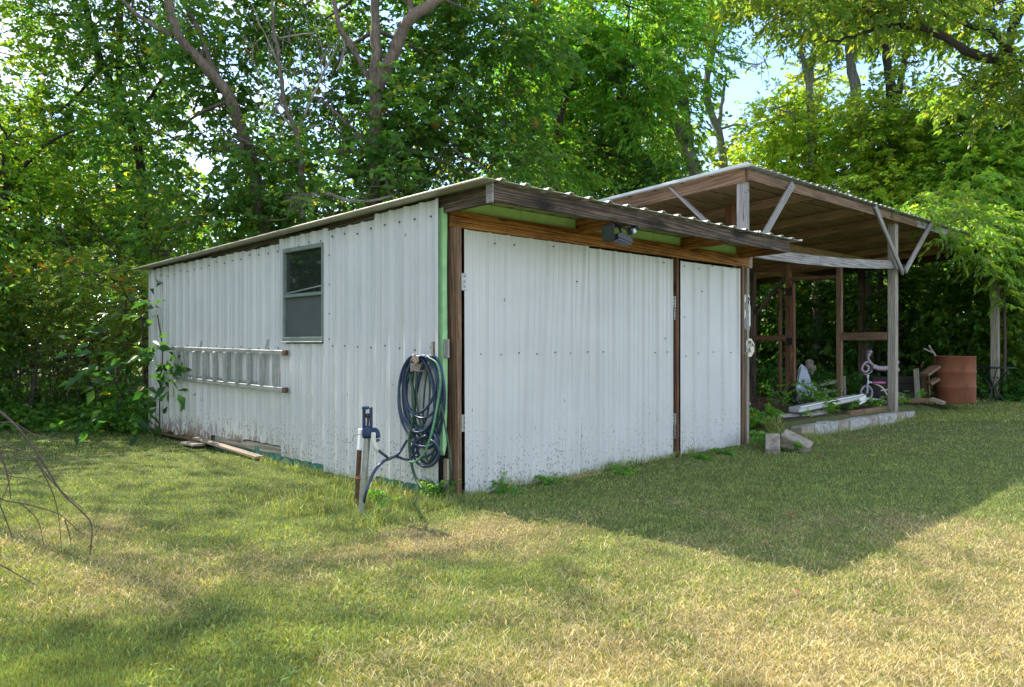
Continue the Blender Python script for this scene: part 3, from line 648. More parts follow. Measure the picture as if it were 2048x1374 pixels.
for (tx, zz, sz) in (("SECURITY", 1.288, .028), ("PROTECTED BY", 1.262, .018), ("ALARM", 1.205, .02), ("SYSTEM", 1.18, .026)):
    cu = bpy.data.curves.new('lettering', 'FONT'); cu.body = tx; cu.size = sz*1.35; cu.align_x = 'CENTER'; cu.extrude = .0006; cu.materials.append(INK)
    tmp = bpy.data.objects.new('tmp', cu); sc.collection.objects.link(tmp); bpy.context.view_layer.update(); me = bpy.data.meshes.new_from_object(tmp.evaluated_get(bpy.context.evaluated_depsgraph_get())); bpy.data.objects.remove(tmp)
    me.materials.clear(); me.materials.append(INK); o = bpy.data.objects.new('lettering', me); put(o, sg, Matrix.Translation((5.15, -.062, zz)) @ Matrix.Rotation(R(90), 4, 'X'))
MB().box((5.055, -.075, 1.265), (.045, .03, .15)).box((5.05, -.09, 1.24), (.02, .02, .06)).obj('door_latch', GALV, shed, bevel=.004)

# ------------------------------------------------------------------ the carport
cp = thing('open_carport', 'open weathered timber lean-to carport with ribbed metal roof beside the shed', 'carport', (10.4, .0, .0))
def cz(x, y): return 3.60-.065*y+.012*(x-5)*.35                             # underside of carport roof metal
IN = .17
beam('post', (5.14, .02, -.1), (5.14, .02, 3.43), .12, .12, W_grey, cp, up=(0, 1, 0)); beam('post', (10.47, .04, -.05), (10.47, .04, 3.45), .135, .135, W_post, cp, up=(0, 1, 0))
beam('post', (16.9, .03, -.1), (16.9, .03, 3.42), .16, .16, W_post, cp, up=(0, 1, 0))
for (yy, m_, top) in ((.97, W_brown, 2.86), (1.98, W_red, 2.86), (2.74, W_dark, 2.86)): beam('post', (10.4, yy, 0), (10.4, yy, top), .09, .09, m_, cp, up=(0, 1, 0))
beam('post', (6.6, 1.05, 0), (6.6, 1.05, 3.45), .12, .12, W_red, cp, up=(0, 1, 0)); beam('post', (16.95, 3.16, 0), (16.95, 3.16, 3.38), .14, .14, W_dark, cp, up=(0, 1, 0))
beam('post', (16.95, 6.2, 0), (16.95, 6.2, 3.2), .14, .14, W_dark, cp, up=(0, 1, 0)); beam('post', (10.4, 5.9, 0), (10.4, 5.9, 3.2), .12, .12, W_dark, cp, up=(0, 1, 0)); beam('post', (5.2, 5.9, 0), (5.2, 5.9, 3.2), .12, .12, W_dark, cp, up=(0, 1, 0))
beam('post', (13.2, 5.4, 0), (13.2, 5.4, 3.2), .12, .12, W_dark, cp, up=(0, 1, 0))
beam('fascia', (5.1, -.075, 3.50), (11.3, -.075, 3.54), .04, .13, W_brown, cp); beam('fascia', (11.305, -.075, 3.54), (17.3, -.075, 3.56), .04, .13, W_grey, cp)
beam('side_rafter', (5.07, -.05, 3.50), (5.07, 6.4, 3.08), .04, .17, W_brown, cp); beam('side_rafter', (17.05, -.05, 3.55), (17.05, 6.4, 3.12), .05, .17, W_dark, cp)
beam('side_tie', S(1357, 386, 5.12), S(1240, 418, 5.12), .04, .09, W_grey, cp)
for xx in (7.0, 8.9, 10.4, 12.3, 14.2, 15.7): beam('rafter', (xx, -.05, 3.50+.004*(xx-5)), (xx, 6.4, 3.085+.004*(xx-5)), .04, .14, W_deck, cp)
for yy in (2.1, 4.3): beam('cross_beam', (5.1, yy, cz(5, yy)-.26), (17.0, yy, cz(17, yy)-.26), .05, .15, W_deck, cp)
k = 0; yy = -.0
while yy < 6.2:
    wd = .42+.05*random.random()
    for (xa, xb) in ((5.05, 8.0), (8.012, 11.2), (11.212, 14.2), (14.212, 17.1)):
        za, zb = cz(xa, yy+wd/2)-.012, cz(xb, yy+wd/2)-.012
        beam('roof_board', (xa, yy+wd/2, za), (xb, yy+wd/2, zb), wd-.05-.02*random.random(), .014, W_deck, cp, up=(0, .065, 1), bevel=.001)
    yy += wd; k += 1
for j, xa in enumerate(np.arange(4.98, 17.2, 1.0)): roof_sheet('roof_sheet', xa, min(xa+1.012, 17.35), -.16+.01*(j % 2), 6.55, lambda u, v, j=j: cz(u, v)+.0015*(j % 2), ROOF2, cp, .2)
beam('edge_trim', (4.965, -.15, cz(5, -.15)+.012), (4.965, 6.56, cz(5, 6.56)+.012), .02, .04, ROOF2, cp)
beam('brace', (5.08, 1.12, 3.52), (5.08, .06, 2.5), .035, .10, W_grey, cp, up=(1, 0, 0)); beam('brace', (6.27, -.12, 3.55), (5.14, -.12, 2.45), .10, .035, W_grey, cp, up=(0, 1, 0))
beam('brace', (9.22, -.12, 3.60), (10.50, -.12, 2.56), .10, .035, W_grey, cp, up=(0, 1, 0)); beam('brace', (12.05, -.12, 3.66), (10.50, -.16, 2.60), .10, .035, W_grey, cp, up=(0, 1, 0))
beam('brace', (16.95, 1.0, 3.55), (16.95, .1, 2.68), .06, .12, W_dark, cp, up=(1, 0, 0)); beam('brace', (10.44, 2.05, 2.65), (10.44, 2.74, 1.85), .04, .10, W_dark, cp, up=(1, 0, 0))
beam('tie_beam', (5.2, -.02, 2.52), (10.4, -.02, 2.72), .04, .145, W_grey, cp, bow=-.05)
beam('tie_beam', (10.4, .1, 2.80), (10.4, 5.9, 2.80), .08, .1, W_red, cp); beam('tie_beam', (10.4, 1.02, 2.57), (10.4, 1.93, 2.57), .04, .06, W_red, cp)
beam('mid_rail', (10.4, .12, 1.44), (10.4, .92, 1.44), .05, .14, W_brown, cp); beam('mid_rail', (10.38, 2.03, 1.42), (10.38, 2.7, 1.42), .05, .10, W_red, cp); beam('mid_rail', (10.38, 2.8, 1.42), (10.38, 5.8, 1.42), .05, .10, W_dark, cp)
beam('sill_beam', (8.7, .1, .13), (10.38, .1, .13), .06, .12, W_brown, cp)
gt = thing('gate_stile', 'narrow reddish brown plank hinged on black hinges to the inner carport post', 'gate', (10.36, 1.86, .5))
beam('plank', (10.36, 1.84, .35), (10.36, 1.86, 2.5), .10, .035, W_red, gt, up=(0, 1, 0)); beam('plank', (10.42, 2.16, .35), (10.42, 2.16, 2.4), .09, .035, W_red, gt, up=(0, 1, 0))
for zz in (2.32, 1.35): MB().box((10.335, 1.92, zz), (.012, .14, .14)).obj('hinge', BLK, gt, bevel=.003)

b = MB()
for (px_, pz) in ((5.14, 3.3), (5.14, 2.6), (10.47, 3.3), (10.47, 2.7), (10.47, 2.6), (9.25, 3.5), (12.0, 3.58), (6.2, 3.48)):
    for d_ in (-.03, .03): b.box((px_+d_, -.098 if pz > 3.45 else -.141 if px_ > 10 and pz < 2.75 else -.045, pz+d_*.6), (.012, .012, .012))
b.obj('bolt_heads', SCREW, cp, kind='stuff')
# ------------------------------------------------------------------ edging blocks and loose things round the carport
xx = 6.3; k = 0
bm_ = None
for k in range(11):
    L = .385; zt = .075-.05*k/11; o = MB().box((0, 0, 0), (L-.02*random.random(), .18, .2-.02*random.random())).obj('concrete_block', CONC if k % 3 else CONC2, bevel=.012)
    o.matrix_basis = Matrix.Translation((xx+L/2, -.16+random.uniform(-.015, .015), zt-.035+random.uniform(-.01, .01))) @ Matrix.Rotation(R(random.uniform(-2, 2)), 4, 'Z') @ Matrix.Rotation(R(random.uniform(-1.5, 1.5)), 4, 'Y')
    lab = ['pale concrete edging block at the end of the row nearest the shed', 'second concrete edging block counted from the shed end', 'third concrete edging block counted from the shed end', 'tan edging block fourth from the shed end of the row',
           'fifth edging block from the shed, under the arching weed', 'middle edging block of the row, sixth from the shed', 'tan edging block just past the middle of the row', 'eighth edging block from the shed, below the gutter end', 'ninth edging block, two short of the thick post', 'low concrete edging block just left of the thick post foot', 'farthest concrete edging block beside the thick front post'][k]
    tag(o, lab, 'concrete block', 'concrete blocks edging the carport'); xx += L+.012
o = MB().box((0, 0, 0), (.36, .19, .19)).obj('concrete_block', CONC2, bevel=.012); q = G(1590, 888, .06)
o.matrix_basis = Matrix.Translation(Vector(q)) @ Matrix.Rotation(R(-75), 4, 'Z') @ Matrix.Rotation(R(24), 4, 'Y') @ Matrix.Rotation(R(20), 4, 'X'); tag(o, 'tan concrete block tipped on its side in the weeds in front of the edging row', 'concrete block')
o = MB().box((0, 0, 0), (.34, .17, .16)).obj('concrete_block', CONC2, bevel=.012); q = G(1545, 892, .05)
o.matrix_basis = Matrix.Translation(Vector(q)) @ Matrix.Rotation(R(28), 4, 'Z') @ Matrix.Rotation(R(-26), 4, 'Y'); tag(o, 'half buried tilted concrete block nearest the shed door jamb', 'concrete block')
o = MB().box((0, 0, 0), (.7, .35, .05)).obj('paving_slab', CONC, bevel=.008); q = G(1800, 826, .02)
o.matrix_basis = Matrix.Translation(Vector(q)) @ Matrix.Rotation(R(6), 4, 'Z'); tag(o, 'flat grey paving slab in the grass right of the thick carport post', 'slab')
lg = beam('landscape_timber', (6.0, .62, .12), (8.5, .42, .15), .15, .14, W_grey, bevel=.03); tag(lg, 'grey rounded landscape timber lying behind the jamb above the weeds', 'timber')
gu = thing('gutter_section', 'long white metal gutter length lying across the timber under the carport', 'gutter', (8., .4, .2))
ga, gb = C(1588, 820, 12.2), C(1716, 794, 14.0)
beam('channel', ga, gb, .2, .09, ROOF2, gu, bevel=.02); beam('lip', ga+[0, -.1, .05], gb+[0, -.1, .05], .03, .02, WHT, gu); beam('end_flap', gb+[-.25, -.12, -.06], gb+[.04, -.12, -.02], .02, .12, WHT, gu)
cu_ = MB().tube(smooth([C(1640, 806, 15.2), C(1700, 798, 15.4), C(1745, 800, 15.6), C(1800, 812, 15.2)]), .045, 8).obj('downpipe', ROOF2); tag(cu_, 'bent pale grey downpipe lying behind the white gutter length', 'pipe')
hs = MB().tube(smooth([C(1690, 806, 14.9), C(1720, 803, 15), C(1760, 806, 14.9), C(1750, 812, 14.8), C(1710, 813, 14.8), C(1690, 808, 14.8)]), .04, 8).obj('black_tubing', BLK); tag(hs, 'loop of black corrugated tubing on the dirt beside the gutter', 'tubing')
def sheetpoly(name, pts, th, mat, label, cat):
    p = [Vector(list(map(float, q))) for q in pts]; n = (p[1]-p[0]).cross(p[2]-p[0]).normalized()*th; m = len(p)
    o = MB().add(p+[q+n for q in p], [tuple(range(m)), tuple(range(2*m-1, m-1, -1))]+[(i, m+i, m+(i+1) % m, (i+1) % m) for i in range(m)]).obj(name, mat); return tag(o, label, cat)
sheetpoly('metal_sheet', [C(1588, 798, 15.0), C(1598, 735, 15.5), C(1603, 728, 15.5), C(1613, 736, 15.5), C(1622, 762, 15.3), C(1636, 780, 15.2), C(1630, 797, 15)], .012, SHEETM, 'crumpled silver blue metal sheet leaning against the inner carport post', 'metal sheet')
sheetpoly('black_bag', [C(1577, 796, 15.1), C(1576, 778, 15.3), C(1586, 770, 15.3), C(1596, 785, 15.0), C(1592, 800, 14.9)], .2, BLK, 'black plastic bag slumped left of the silver sheet', 'bag')
q = G(1619, 790, .0); q = cam2w((1619-1024)/FOC*19, 19, 0)
fp = MB().lathe([(.13, -.1), (.13, .08), (.09, .12), (.07, .3), (.1, .62), (.14, .68), (.15, .72), (.15, .78), (.08, .8), (.10, .88), (.05, .93), (0, .94)], q, 16).obj('garden_pedestal', CONC2); tag(fp, 'weathered stone garden pedestal standing behind the silver sheet', 'pedestal')
# low wooden cart / bench frame
bf = thing('wooden_frame', 'low grey wooden frame of slats behind the inner carport post', 'frame', C(1665, 790, 16.2))
for (a0, a1) in (((1640, 770), (1690, 760)), ((1645, 785), (1690, 778)), ((1650, 775), (1652, 800)), ((1688, 752), (1690, 800))): beam('slat', C(*a0, 16.2), C(*a1, 16.2), .04, .05, W_grey, bf)
# tricycle
Zt = 15.6
tr = thing('tricycle', 'small child tricycle with pink seat and cream tube frame under the carport', 'tricycle', C(1760, 803, Zt))
def wheel(px, py, r, Z, par, tyre=BLK):
    c = C(px, py, Z); u = np.array([cT*.94, -sT*.94, 0])+np.array([sT, cT, 0])*.34; u /= np.linalg.norm(u)
    ring = [c+u*r*math.cos(a)+np.array([0, 0, r*math.sin(a)]) for a in np.linspace(0, 2*math.pi, 25)]
    w_ = MB().tube(ring, .014, 7, False).obj('wheel', tyre, par); m = MB()
    for a in np.linspace(0, math.pi, 5)[:-1]: d = u*r*.95*math.cos(a)+np.array([0, 0, r*.95*math.sin(a)]); m.tube([c-d, c+d], .004, 4)
    m.tube([p_*.82+c*.18 for p_ in ring], .007, 6, False); m.obj('rim', ALU, w_)
wheel(1733, 786, .15, Zt, tr, DULLP); wheel(1763, 800, .07, Zt+.3, tr); wheel(1805, 795, .085, Zt-.2, tr)
tz = lambda px, py, dz=0.: C(px, py, Zt+dz)
MB().tube(smooth([tz(1738, 764), tz(1752, 768), tz(1766, 777), tz(1774, 790)]), .018, 8).tube(smooth([tz(1762, 781), tz(1790, 778), tz(1796, 786), tz(1802, 794, -.2)]), .014, 8).tube([tz(1774, 797, .3), tz(1807, 793, -.2)], .016, 8).obj('frame', CREAMM, tr)
MB().tube([tz(1735, 786, -.07), tz(1735, 770, -.05), tz(1737, 750)], .014, 8).tube([tz(1735, 786, .07), tz(1735, 770, .05)], .014, 8).obj('fork', LTBL, tr)
MB().tube([tz(1737, 768), tz(1734, 748)], .018, 8).obj('head_tube', CREAMM, tr)
MB().tube(smooth([tz(1728, 748, -.2), tz(1733, 749, -.05), tz(1740, 746, .1), tz(1744, 740, .22)]), .012, 8).obj('handlebar', ALU, tr)
c = tz(1757, 765); MB().lathe([(0, .015), (.07, .02), (.12, .01), (.125, -.01), (.1, -.02), (0, -.02)], (0, 0, 0), 18).obj('seat', PINK, tr, Matrix.Translation(Vector(c)) @ Matrix.Rotation(-TH, 4, 'Z') @ Matrix.Diagonal((1.15, .75, 1, 1)))
# curled toy / ornate back
Zc = 16.1; oz = lambda px, py, dz=0.: C(px, py, Zc+dz)
sb = thing('scroll_rocker', 'faded pink and grey curled metal piece resting on the dark box behind the tricycle', 'scrollwork', oz(1760, 742))
MB().tube(smooth([oz(1739, 706), oz(1736, 715), oz(1740, 725), oz(1748, 731), oz(1756, 735)]), [.028+.006*math.sin(k) for k in range(17)], 8).lathe([(0, -.04), (.045, -.02), (.045, .02), (0, .04)], oz(1740, 704), 12).obj('upper_curl', DULLP, sb)
MB().tube(smooth([oz(1756, 738), oz(1745, 729), oz(1734, 724), oz(1726, 731), oz(1724, 739), oz(1729, 744), oz(1736, 741), oz(1737, 734), oz(1732, 730)]), .024, 8).obj('lower_curl', DULLP, sb)
MB().tube(smooth([oz(1745, 733), oz(1760, 737), oz(1780, 736), oz(1795, 735)]), .05, 8).obj('bar', DULLP, sb)
for (px, py) in ((1793, 725), (1794, 740)): MB().tube([oz(1780, 734), oz(px, py)], .02, 8).lathe([(0, -.05), (.05, -.025), (.05, .025), (0, .05)], oz(px, py), 12).obj('knob', DULLP, sb)
bx = thing('dark_wooden_box', 'long low black stained wooden box behind the tricycle', 'box', cam2w((1790-1024)/FOC*16.6, 16.6, .05)); RB_ = Matrix.Rotation(-TH, 4, 'Z')
c = cam2w((1785-1024)/FOC*16.6, 16.6, .33)
for k in range(4): MB().box(c+ef*-.25+[0, 0, -.21+.14*k], (1.08, .02, .132), M=RB_).obj('side_board', DKBOX, bx, bevel=.003)
MB().box(c+ef*.0, (1.06, .46, .55), M=RB_).obj('inner_box', DKBOX, bx)
# scrap wood against the barrel
def plank(a, b, w_, h_, m_, lab, up=(0, 0, 1)): return tag(beam('scrap_board', a, b, w_, h_, m_, up=up), lab, 'board')
plank(C(1836, 800, 15.6), C(1832, 738, 16), .10, .03, W_post, 'narrow grey board standing upright between dark box and rusty barrel', (1, 0, 0))
plank(C(1852, 800, 15.7), C(1850, 742, 16.1), .36, .02, W_brown, 'wide brown panel leaning between the grey board and the barrel', (cT, -sT, 0))
plank(C(1848, 750, 15.5), C(1872, 733, 15.6), .22, .05, W_brown, 'brown timber offcut resting on top of the leaning panel')
plank(C(1858, 768, 15.3), C(1876, 758, 15.3), .16, .06, W_brown, 'short brown timber block wedged against the middle of the barrel')
plank(C(1815, 802, 15.0), C(1872, 800, 14.8), .2, .07, W_brown, 'long brown timber lying on the ground left of the barrel foot')
plank(C(1862, 798, 14.6), C(1888, 806, 14.4), .12, .06, W_pale, 'pale split board on the grass before the barrel')
plank(C(1842, 735, 16.2), C(1846, 722, 16.2), .04, .03, W_red, 'thin reddish stick standing above the leaning panel')
dw = MB()
for P_ in ([C(1872, 715, 16), C(1868, 706, 16), C(1861, 697, 16), C(1858, 690, 16)], [C(1868, 706, 16), C(1858, 702, 16), C(1847, 697, 16)]): dw.tube(smooth(P_), .018, 6)
tag(dw.obj('dead_branch', BK_dead), 'forked bleached dead branch sticking up behind the barrel', 'branch')
# barrel
q = cam2w((1909.5-1024)/FOC*15.9, 15.9, 0); zb = EYE-(803-HZ)*15.9/FOC; rb = 37.2*15.9/FOC; zt = EYE-(712-HZ)*15.9/FOC; hb = zt-zb
br = thing('rusty_barrel', 'open rusty steel drum standing in front of the hedge', 'barrel', (q[0], q[1], zb))
pr = [(0, -.02), (rb-.01, -.02), (rb, 0)]
for f_ in (.33, .66): pr += [(rb, hb*f_-.035), (rb+.012, hb*f_-.01), (rb+.012, hb*f_+.01), (rb, hb*f_+.035)]
pr += [(rb, hb-.02), (rb+.01, hb-.012), (rb+.01, hb), (rb-.012, hb), (rb-.02, hb-.3), (0, hb-.3)]
MB().lathe(pr, (q[0], q[1], zb), 40).obj('drum', BARREL, br)
# patio table
tbz = 17.6; tt = thing('patio_table', 'black metal patio table with curved legs behind the right carport post', 'table', C(1975, 800, tbz))
c = C(1985, 735, tbz); MB().lathe([(0, -.015), (.42, -.015), (.43, 0), (.42, .012), (0, .012)], c, 28).obj('tabletop', BLK, tt)
for a in (0, 1.6, 3.1, 4.7):
    dx = np.array([math.cos(a), math.sin(a), 0]); MB().tube(smooth([c+dx*.34+[0, 0, -.02], c+dx*.16+[0, 0, -.25], c+dx*.06+[0, 0, -.42], c+dx*.12+[0, 0, -.6], c+dx*.28+[0, 0, -.78]]), .013, 7).obj('leg', BLK, tt)
# scrap by the jamb
mw = thing('chrome_scrap', 'bent chrome and black tubing half hidden behind the right door jamb', 'metal scrap', C(1492, 830, 11.9))
MB().tube(smooth([C(1478, 795, 11.9), C(1490, 802, 11.9), C(1500, 808, 11.8), C(1490, 815, 11.9), C(1480, 828, 11.9)]), .014, 7).obj('chrome_tube', ALU, mw); MB().tube(smooth([C(1476, 838, 11.8), C(1490, 820, 11.9), C(1493, 808, 12), C(1480, 812, 12)]), .025, 7).obj('black_tube', BLK, mw)

# ------------------------------------------------------------------ foliage
def unit(v): return v/(np.linalg.norm(v, axis=-1, keepdims=True)+1e-9)
def leafset(cen, dirs, kind, size, base, var, yellow=.05, rust=0.):
    """leafy sprays: each centre carries leaflets along a drooping twig"""
    M = len(cen)
    K, Ls, lw, droop = {'pinnate': (10, .25, .46, .38), 'broad': (8, .26, .62, .3), 'small': (9, .22, .5, .2), 'big': (5, .4, .5, .3)}[kind]
    L = Ls*(size/.1)*(.7+.6*rng.random(M)); d = unit(dirs+.55*rng.standard_normal((M, 3))*[1, 1, .6]); 
    up = np.array([0, 0, 1.]); side = unit(np.cross(d, up)+1e-3)
    u = np.tile((np.arange(K)+.5)/K, (M, 1)); sg = np.where(np.arange(K) % 2 == 0, 1., -1.)[None, :]
    pos = cen[:, None]+d[:, None]*(L[:, None]*u)[..., None]-up*(L[:, None]*u*u*droop)[..., None]
    ld = side[:, None]*sg[..., None]*(1-.6*u)[..., None]+d[:, None]*(.45+.7*u)[..., None]-up*(droop*(.6+.8*rng.random((M, K))))[..., None]
    ld = unit(ld+.35*rng.standard_normal((M, K, 3)))
    nr = unit(up+.75*rng.standard_normal((M, K, 3))); wv = unit(np.cross(ld, nr)); nn = np.cross(wv, ld)
    s = size*(.65+.6*rng.random((M, K)))[..., None]; fold = .12+.2*rng.random((M, K, 1))
    b = pos; tip = pos+ld*s-up*s*.15; lf = pos+ld*s*.42+wv*s*lw*.5+nn*s*fold*lw; rt = pos+ld*s*.42-wv*s*lw*.5+nn*s*fold*lw
    V = np.stack([b, lf, tip, rt], 2).reshape(-1, 3); n = M*K; o = np.arange(n)[:, None]*4
    T = np.concatenate([o+np.array([0, 2, 1]), o+np.array([0, 3, 2])], 1).reshape(-1, 3)
    cl = np.asarray(base)[None, None]*(1+var*(rng.random((M, 1, 1))-.5)*1.3)*(.72+.56*vnoise(cen, .8, 40))[:, None, None]*(1+var*(rng.random((M, K, 1))-.5))
    cl = cl*np.concatenate([1+.35*(rng.random((M, K, 1))-.5)+.3*(rng.random((M, 1, 1))-.5), np.ones((M, K, 1)), np.ones((M, K, 1))], 2)
    yy = rng.random((M, K, 1)) < yellow; cl = np.where(yy, np.array([.26, .25, .03]), cl)
    if rust: cl = np.where((rng.random((M, 1, 1)) < rust) & (rng.random((M, K, 1)) < .6), np.array([.3, .13, .045]), cl)
    return V, T, np.repeat(np.clip(cl, 0, 1).reshape(-1, 3), 4, 0)
def blobpts(blobs, dens, gap=.42, gs=.9, seed=0, wall=-.3):
    dens = dens*2.1; gap = gap-.025
    cs, ds = [], []
    for (px, py, Z, rx, rzz) in blobs:
        c = C(px, py, Z); n = int(dens*4.19*rx*rx*rzz); v = unit(rng.standard_normal((n, 3))); r = rng.random(n)**.45
        p = c+v*r[:, None]*[rx, rx, rzz]; k = (vnoise(p, gs, 11+seed)+.75*vnoise(p, gs*3., 3+seed))/1.75 > gap+.02
        k &= p[:, 2] > gz(p[:, 0], p[:, 1])+.08
        inside = (p[:, 0] > wall) & (p[:, 0] < 5.5) & (p[:, 1] > -.9) & (p[:, 1] < 7.5) & (p[:, 2] < 2.75); k &= ~inside
        k &= ~((p[:, 0] > 4.7) & (p[:, 0] < 16.6) & (p[:, 1] > -.3) & (p[:, 1] < 6.7) & (p[:, 2] < 3.85) & (p[:, 2] > 0))
        cs.append(p[k]); ds.append(unit(v[k]*[1, 1, .5]+[0, 0, .1]))
    return np.concatenate(cs), np.concatenate(ds)
def tubes_np(paths, n=4):
    """many thin tapering twigs in one go: paths (M, 2 end points, radius)"""
    A, B, ra = paths; M = len(A); k = 4; Vs = []
    t_ = unit(B-A); s1 = unit(np.cross(t_, [0.3, .2, 1])); s2 = np.cross(t_, s1); bend = rng.standard_normal((M, 3))*.09*np.linalg.norm(B-A, axis=1)[:, None]+np.array([0, 0, .06])*np.linalg.norm(B-A, axis=1)[:, None]
    for j in range(k):
        u = j/(k-1); p = A*(1-u)+B*u+bend*4*u*(1-u); r = (ra*(1-.75*u))[:, None]
        for a in range(n): q = 2*math.pi*a/n; Vs.append(p+r*(math.cos(q)*s1+math.sin(q)*s2))
    V = np.stack(Vs, 1).reshape(-1, 3); o = np.arange(M)[:, None]*(k*n); fs = []
    for j in range(k-1):
        for a in range(n): fs.append(o+np.array([j*n+a, j*n+(a+1) % n, (j+1)*n+(a+1) % n, (j+1)*n+a]))
    return V, np.concatenate(fs, 0)
def W2C(x, y, z):
    X = (x-CX)*cT-(y-CY)*sT; Y = (x-CX)*sT+(y-CY)*cT; return (X/Y*FOC+1024, HZ-(z-EYE)*FOC/Y, Y)
def limbs(P, r0, r1, wob=.06, seed=0):
    rr = random.Random(seed); P = [np.asarray(p, float) for p in P]
    Q = smooth(P, 5); L = len(Q); Q = [q+np.array([rr.uniform(-1, 1), rr.uniform(-1, 1), rr.uniform(-1, 1)])*wob*.35 for q in Q]
    return MB().tube(Q, np.linspace(r0, r1, L)*(1+.08*rng.standard_normal(L)), 9, True)
def tree(name, label, cat, base, trunk, r0, limb_list, blobs, dens, kind, size, colr, bk, group=None, gap=.42, gs=.9, yellow=.05, rust=0., var=.5, twigs=14, seed=0, wall=-.3):
    """base (px, Z): foot of the trunk on the ground; trunk / limbs through (px, py, Z) points"""
    px, Z = base; Z0_ = Z
    def foot(Z): return cam2w((px-1024)/FOC*Z, Z, 0)
    def built(p): return (-.5 < p[0] < 5.7 and -.9 < p[1] < 7.3) or (4.5 < p[0] < 17.9 and -.5 < p[1] < 7.1)
    if wall == -.3:                                      # no tree may stand inside the shed or the carport
        while built(foot(Z)): Z += .1
    b0 = foot(Z); b0[2] = gz1(b0[0], b0[1]); dz_, q_ = Z-Z0_, Z/Z0_
    if dz_ > 0:
        mv = lambda P: [(a_, b_, c_+dz_) for a_, b_, c_ in P]
        trunk = mv(trunk); limb_list = [(mv(a_), b_*q_, c_*q_) for a_, b_, c_ in limb_list]; r0 *= q_; dens /= q_
        blobs = [(a_, b_, c_+dz_, d_*q_, e_*q_) for a_, b_, c_, d_, e_ in blobs]
    root = thing(name, label, cat, b0, group)
    pts = [b0+[0, 0, -.1]]+[C(*q) for q in trunk]
    if trunk: limbs(pts, r0, r0*.45, .08, seed).obj('trunk', bk, root)
    for i, (q, ra, rb2) in enumerate(limb_list): limbs([C(*k) for k in q], ra, rb2, .06, seed+i).obj('limb', bk, root)
    if blobs:
        cs, ds = blobpts(blobs, dens, gap, gs, seed, wall)
        V, T, cc = leafset(cs, ds, kind, size, colr, var, yellow, rust); npmesh('crown', V, T, LEAF, root, cc, kind='stuff')
        if twigs:
            A, B = [], []; allp = np.array(pts[1:] if len(pts) > 2 else pts)
            for (bx_, by_, bz_, rx, rzz) in blobs:
                c = C(bx_, by_, bz_); j = np.argmin(np.linalg.norm(allp-c, axis=1)); A.append(allp[j]); B.append(c)
            V1, F1 = tubes_np((np.array(A), np.array(B), np.full(len(A), min(.045, r0*.45))), 6)
            idx = rng.integers(0, len(blobs), twigs*len(blobs)); cc_ = np.array(B)[idx]; ext = np.array([[b_[3], b_[3], b_[4]] for b_ in blobs])[idx]
            E_ = cc_+unit(rng.standard_normal((len(idx), 3)))*ext*.95; S_ = cc_+(rng.random((len(idx), 3))-.5)*ext*.5
            V2, F2 = tubes_np((S_, E_, np.full(len(idx), .014)))
            npmesh('twigs', np.concatenate([V1, V2]), np.concatenate([F1, F2+len(V1)]), bk, root, smooth=True, kind='stuff')
    return root
GM = (.070,.158,.035); GD = (.052,.13,.036); GY = (.25,.36,.06); GO = (.12,.195,.045); GL = (.095,.22,.035)
TG = 'trees standing behind the shed'
# left side
tree('maple_tree', 'tall spreading tree filling the left sky with a bare diagonal brown limb at the top', 'tree', (575, 15), [(545,560,15),(528,430,15),(510,350,15),(462,200,14.3),(400,120,14.),(345,50,13.8),(330,-60,13.7)], .15,
     [([(445,180,14.3),(395,60,14.9),(345,-40,15.4)], .07, .03), ([(345,70,13.9),(290,40,14.),(235,-10,14.2)], .05, .025)],
     [(420,120,15.5,1.6,1.2),(300,20,15.5,1.5,1.2),(470,300,15.5,1.4,1.2),(350,270,15.2,1.5,1.2),(240,-170,16,2.,1.6),(520,420,15.5,1.2,1.),(420,430,14.6,1.4,1.0),(490,300,14.1,.8,.5),(515,400,14.,.8,.5),(605,400,12.7,.4,.3),(560,330,13.8,.8,.5)], 23, 'broad', .125, GM, BK_brown, TG, seed=1, yellow=.04)
tree('ash_tree', 'slender dark trunked tree left of the diagonal limb with light showing through', 'tree', (300, 17), [(290,560,17),(283,370,17),(262,250,17),(205,130,17),(175,30,17),(165,-80,17)], .12,
     [([(262,250,17),(330,150,17.2),(380,60,17.4)], .05, .02)],
     [(170,80,17,1.5,1.2),(90,230,17,1.3,1.),(230,240,17,1.4,1.1),(40,20,17,1.3,.9),(180,400,16.5,1.6,1.2),(300,480,16,1.5,1.1),(280,130,17.5,1.3,1.2),(150,-180,17.5,2,1.6)], 20, 'small', .135, GM, BK_dark, TG, gap=.49, seed=2, yellow=.05)
tree('hackberry_tree', 'leafy tree at the far left edge with yellow lit lower branches', 'tree', (20, 15), [(30,560,15),(10,380,15),(-30,200,15),(-60,20,15)], .13, [([(10,380,15),(80,300,15),(150,260,15)], .05, .02)],
     [(20,420,15,1.5,1.2),(110,470,14.6,1.3,1.1),(-60,300,15,1.6,1.4),(30,300,15.5,1.0,.8),(-60,120,15.5,1.5,1.3),(200,480,15,1.2,.9),(20,560,14.6,1.2,.8)], 18, 'broad', .12, (.12,.22,.028), BK_dark, TG, gap=.5, seed=3, yellow=.08)
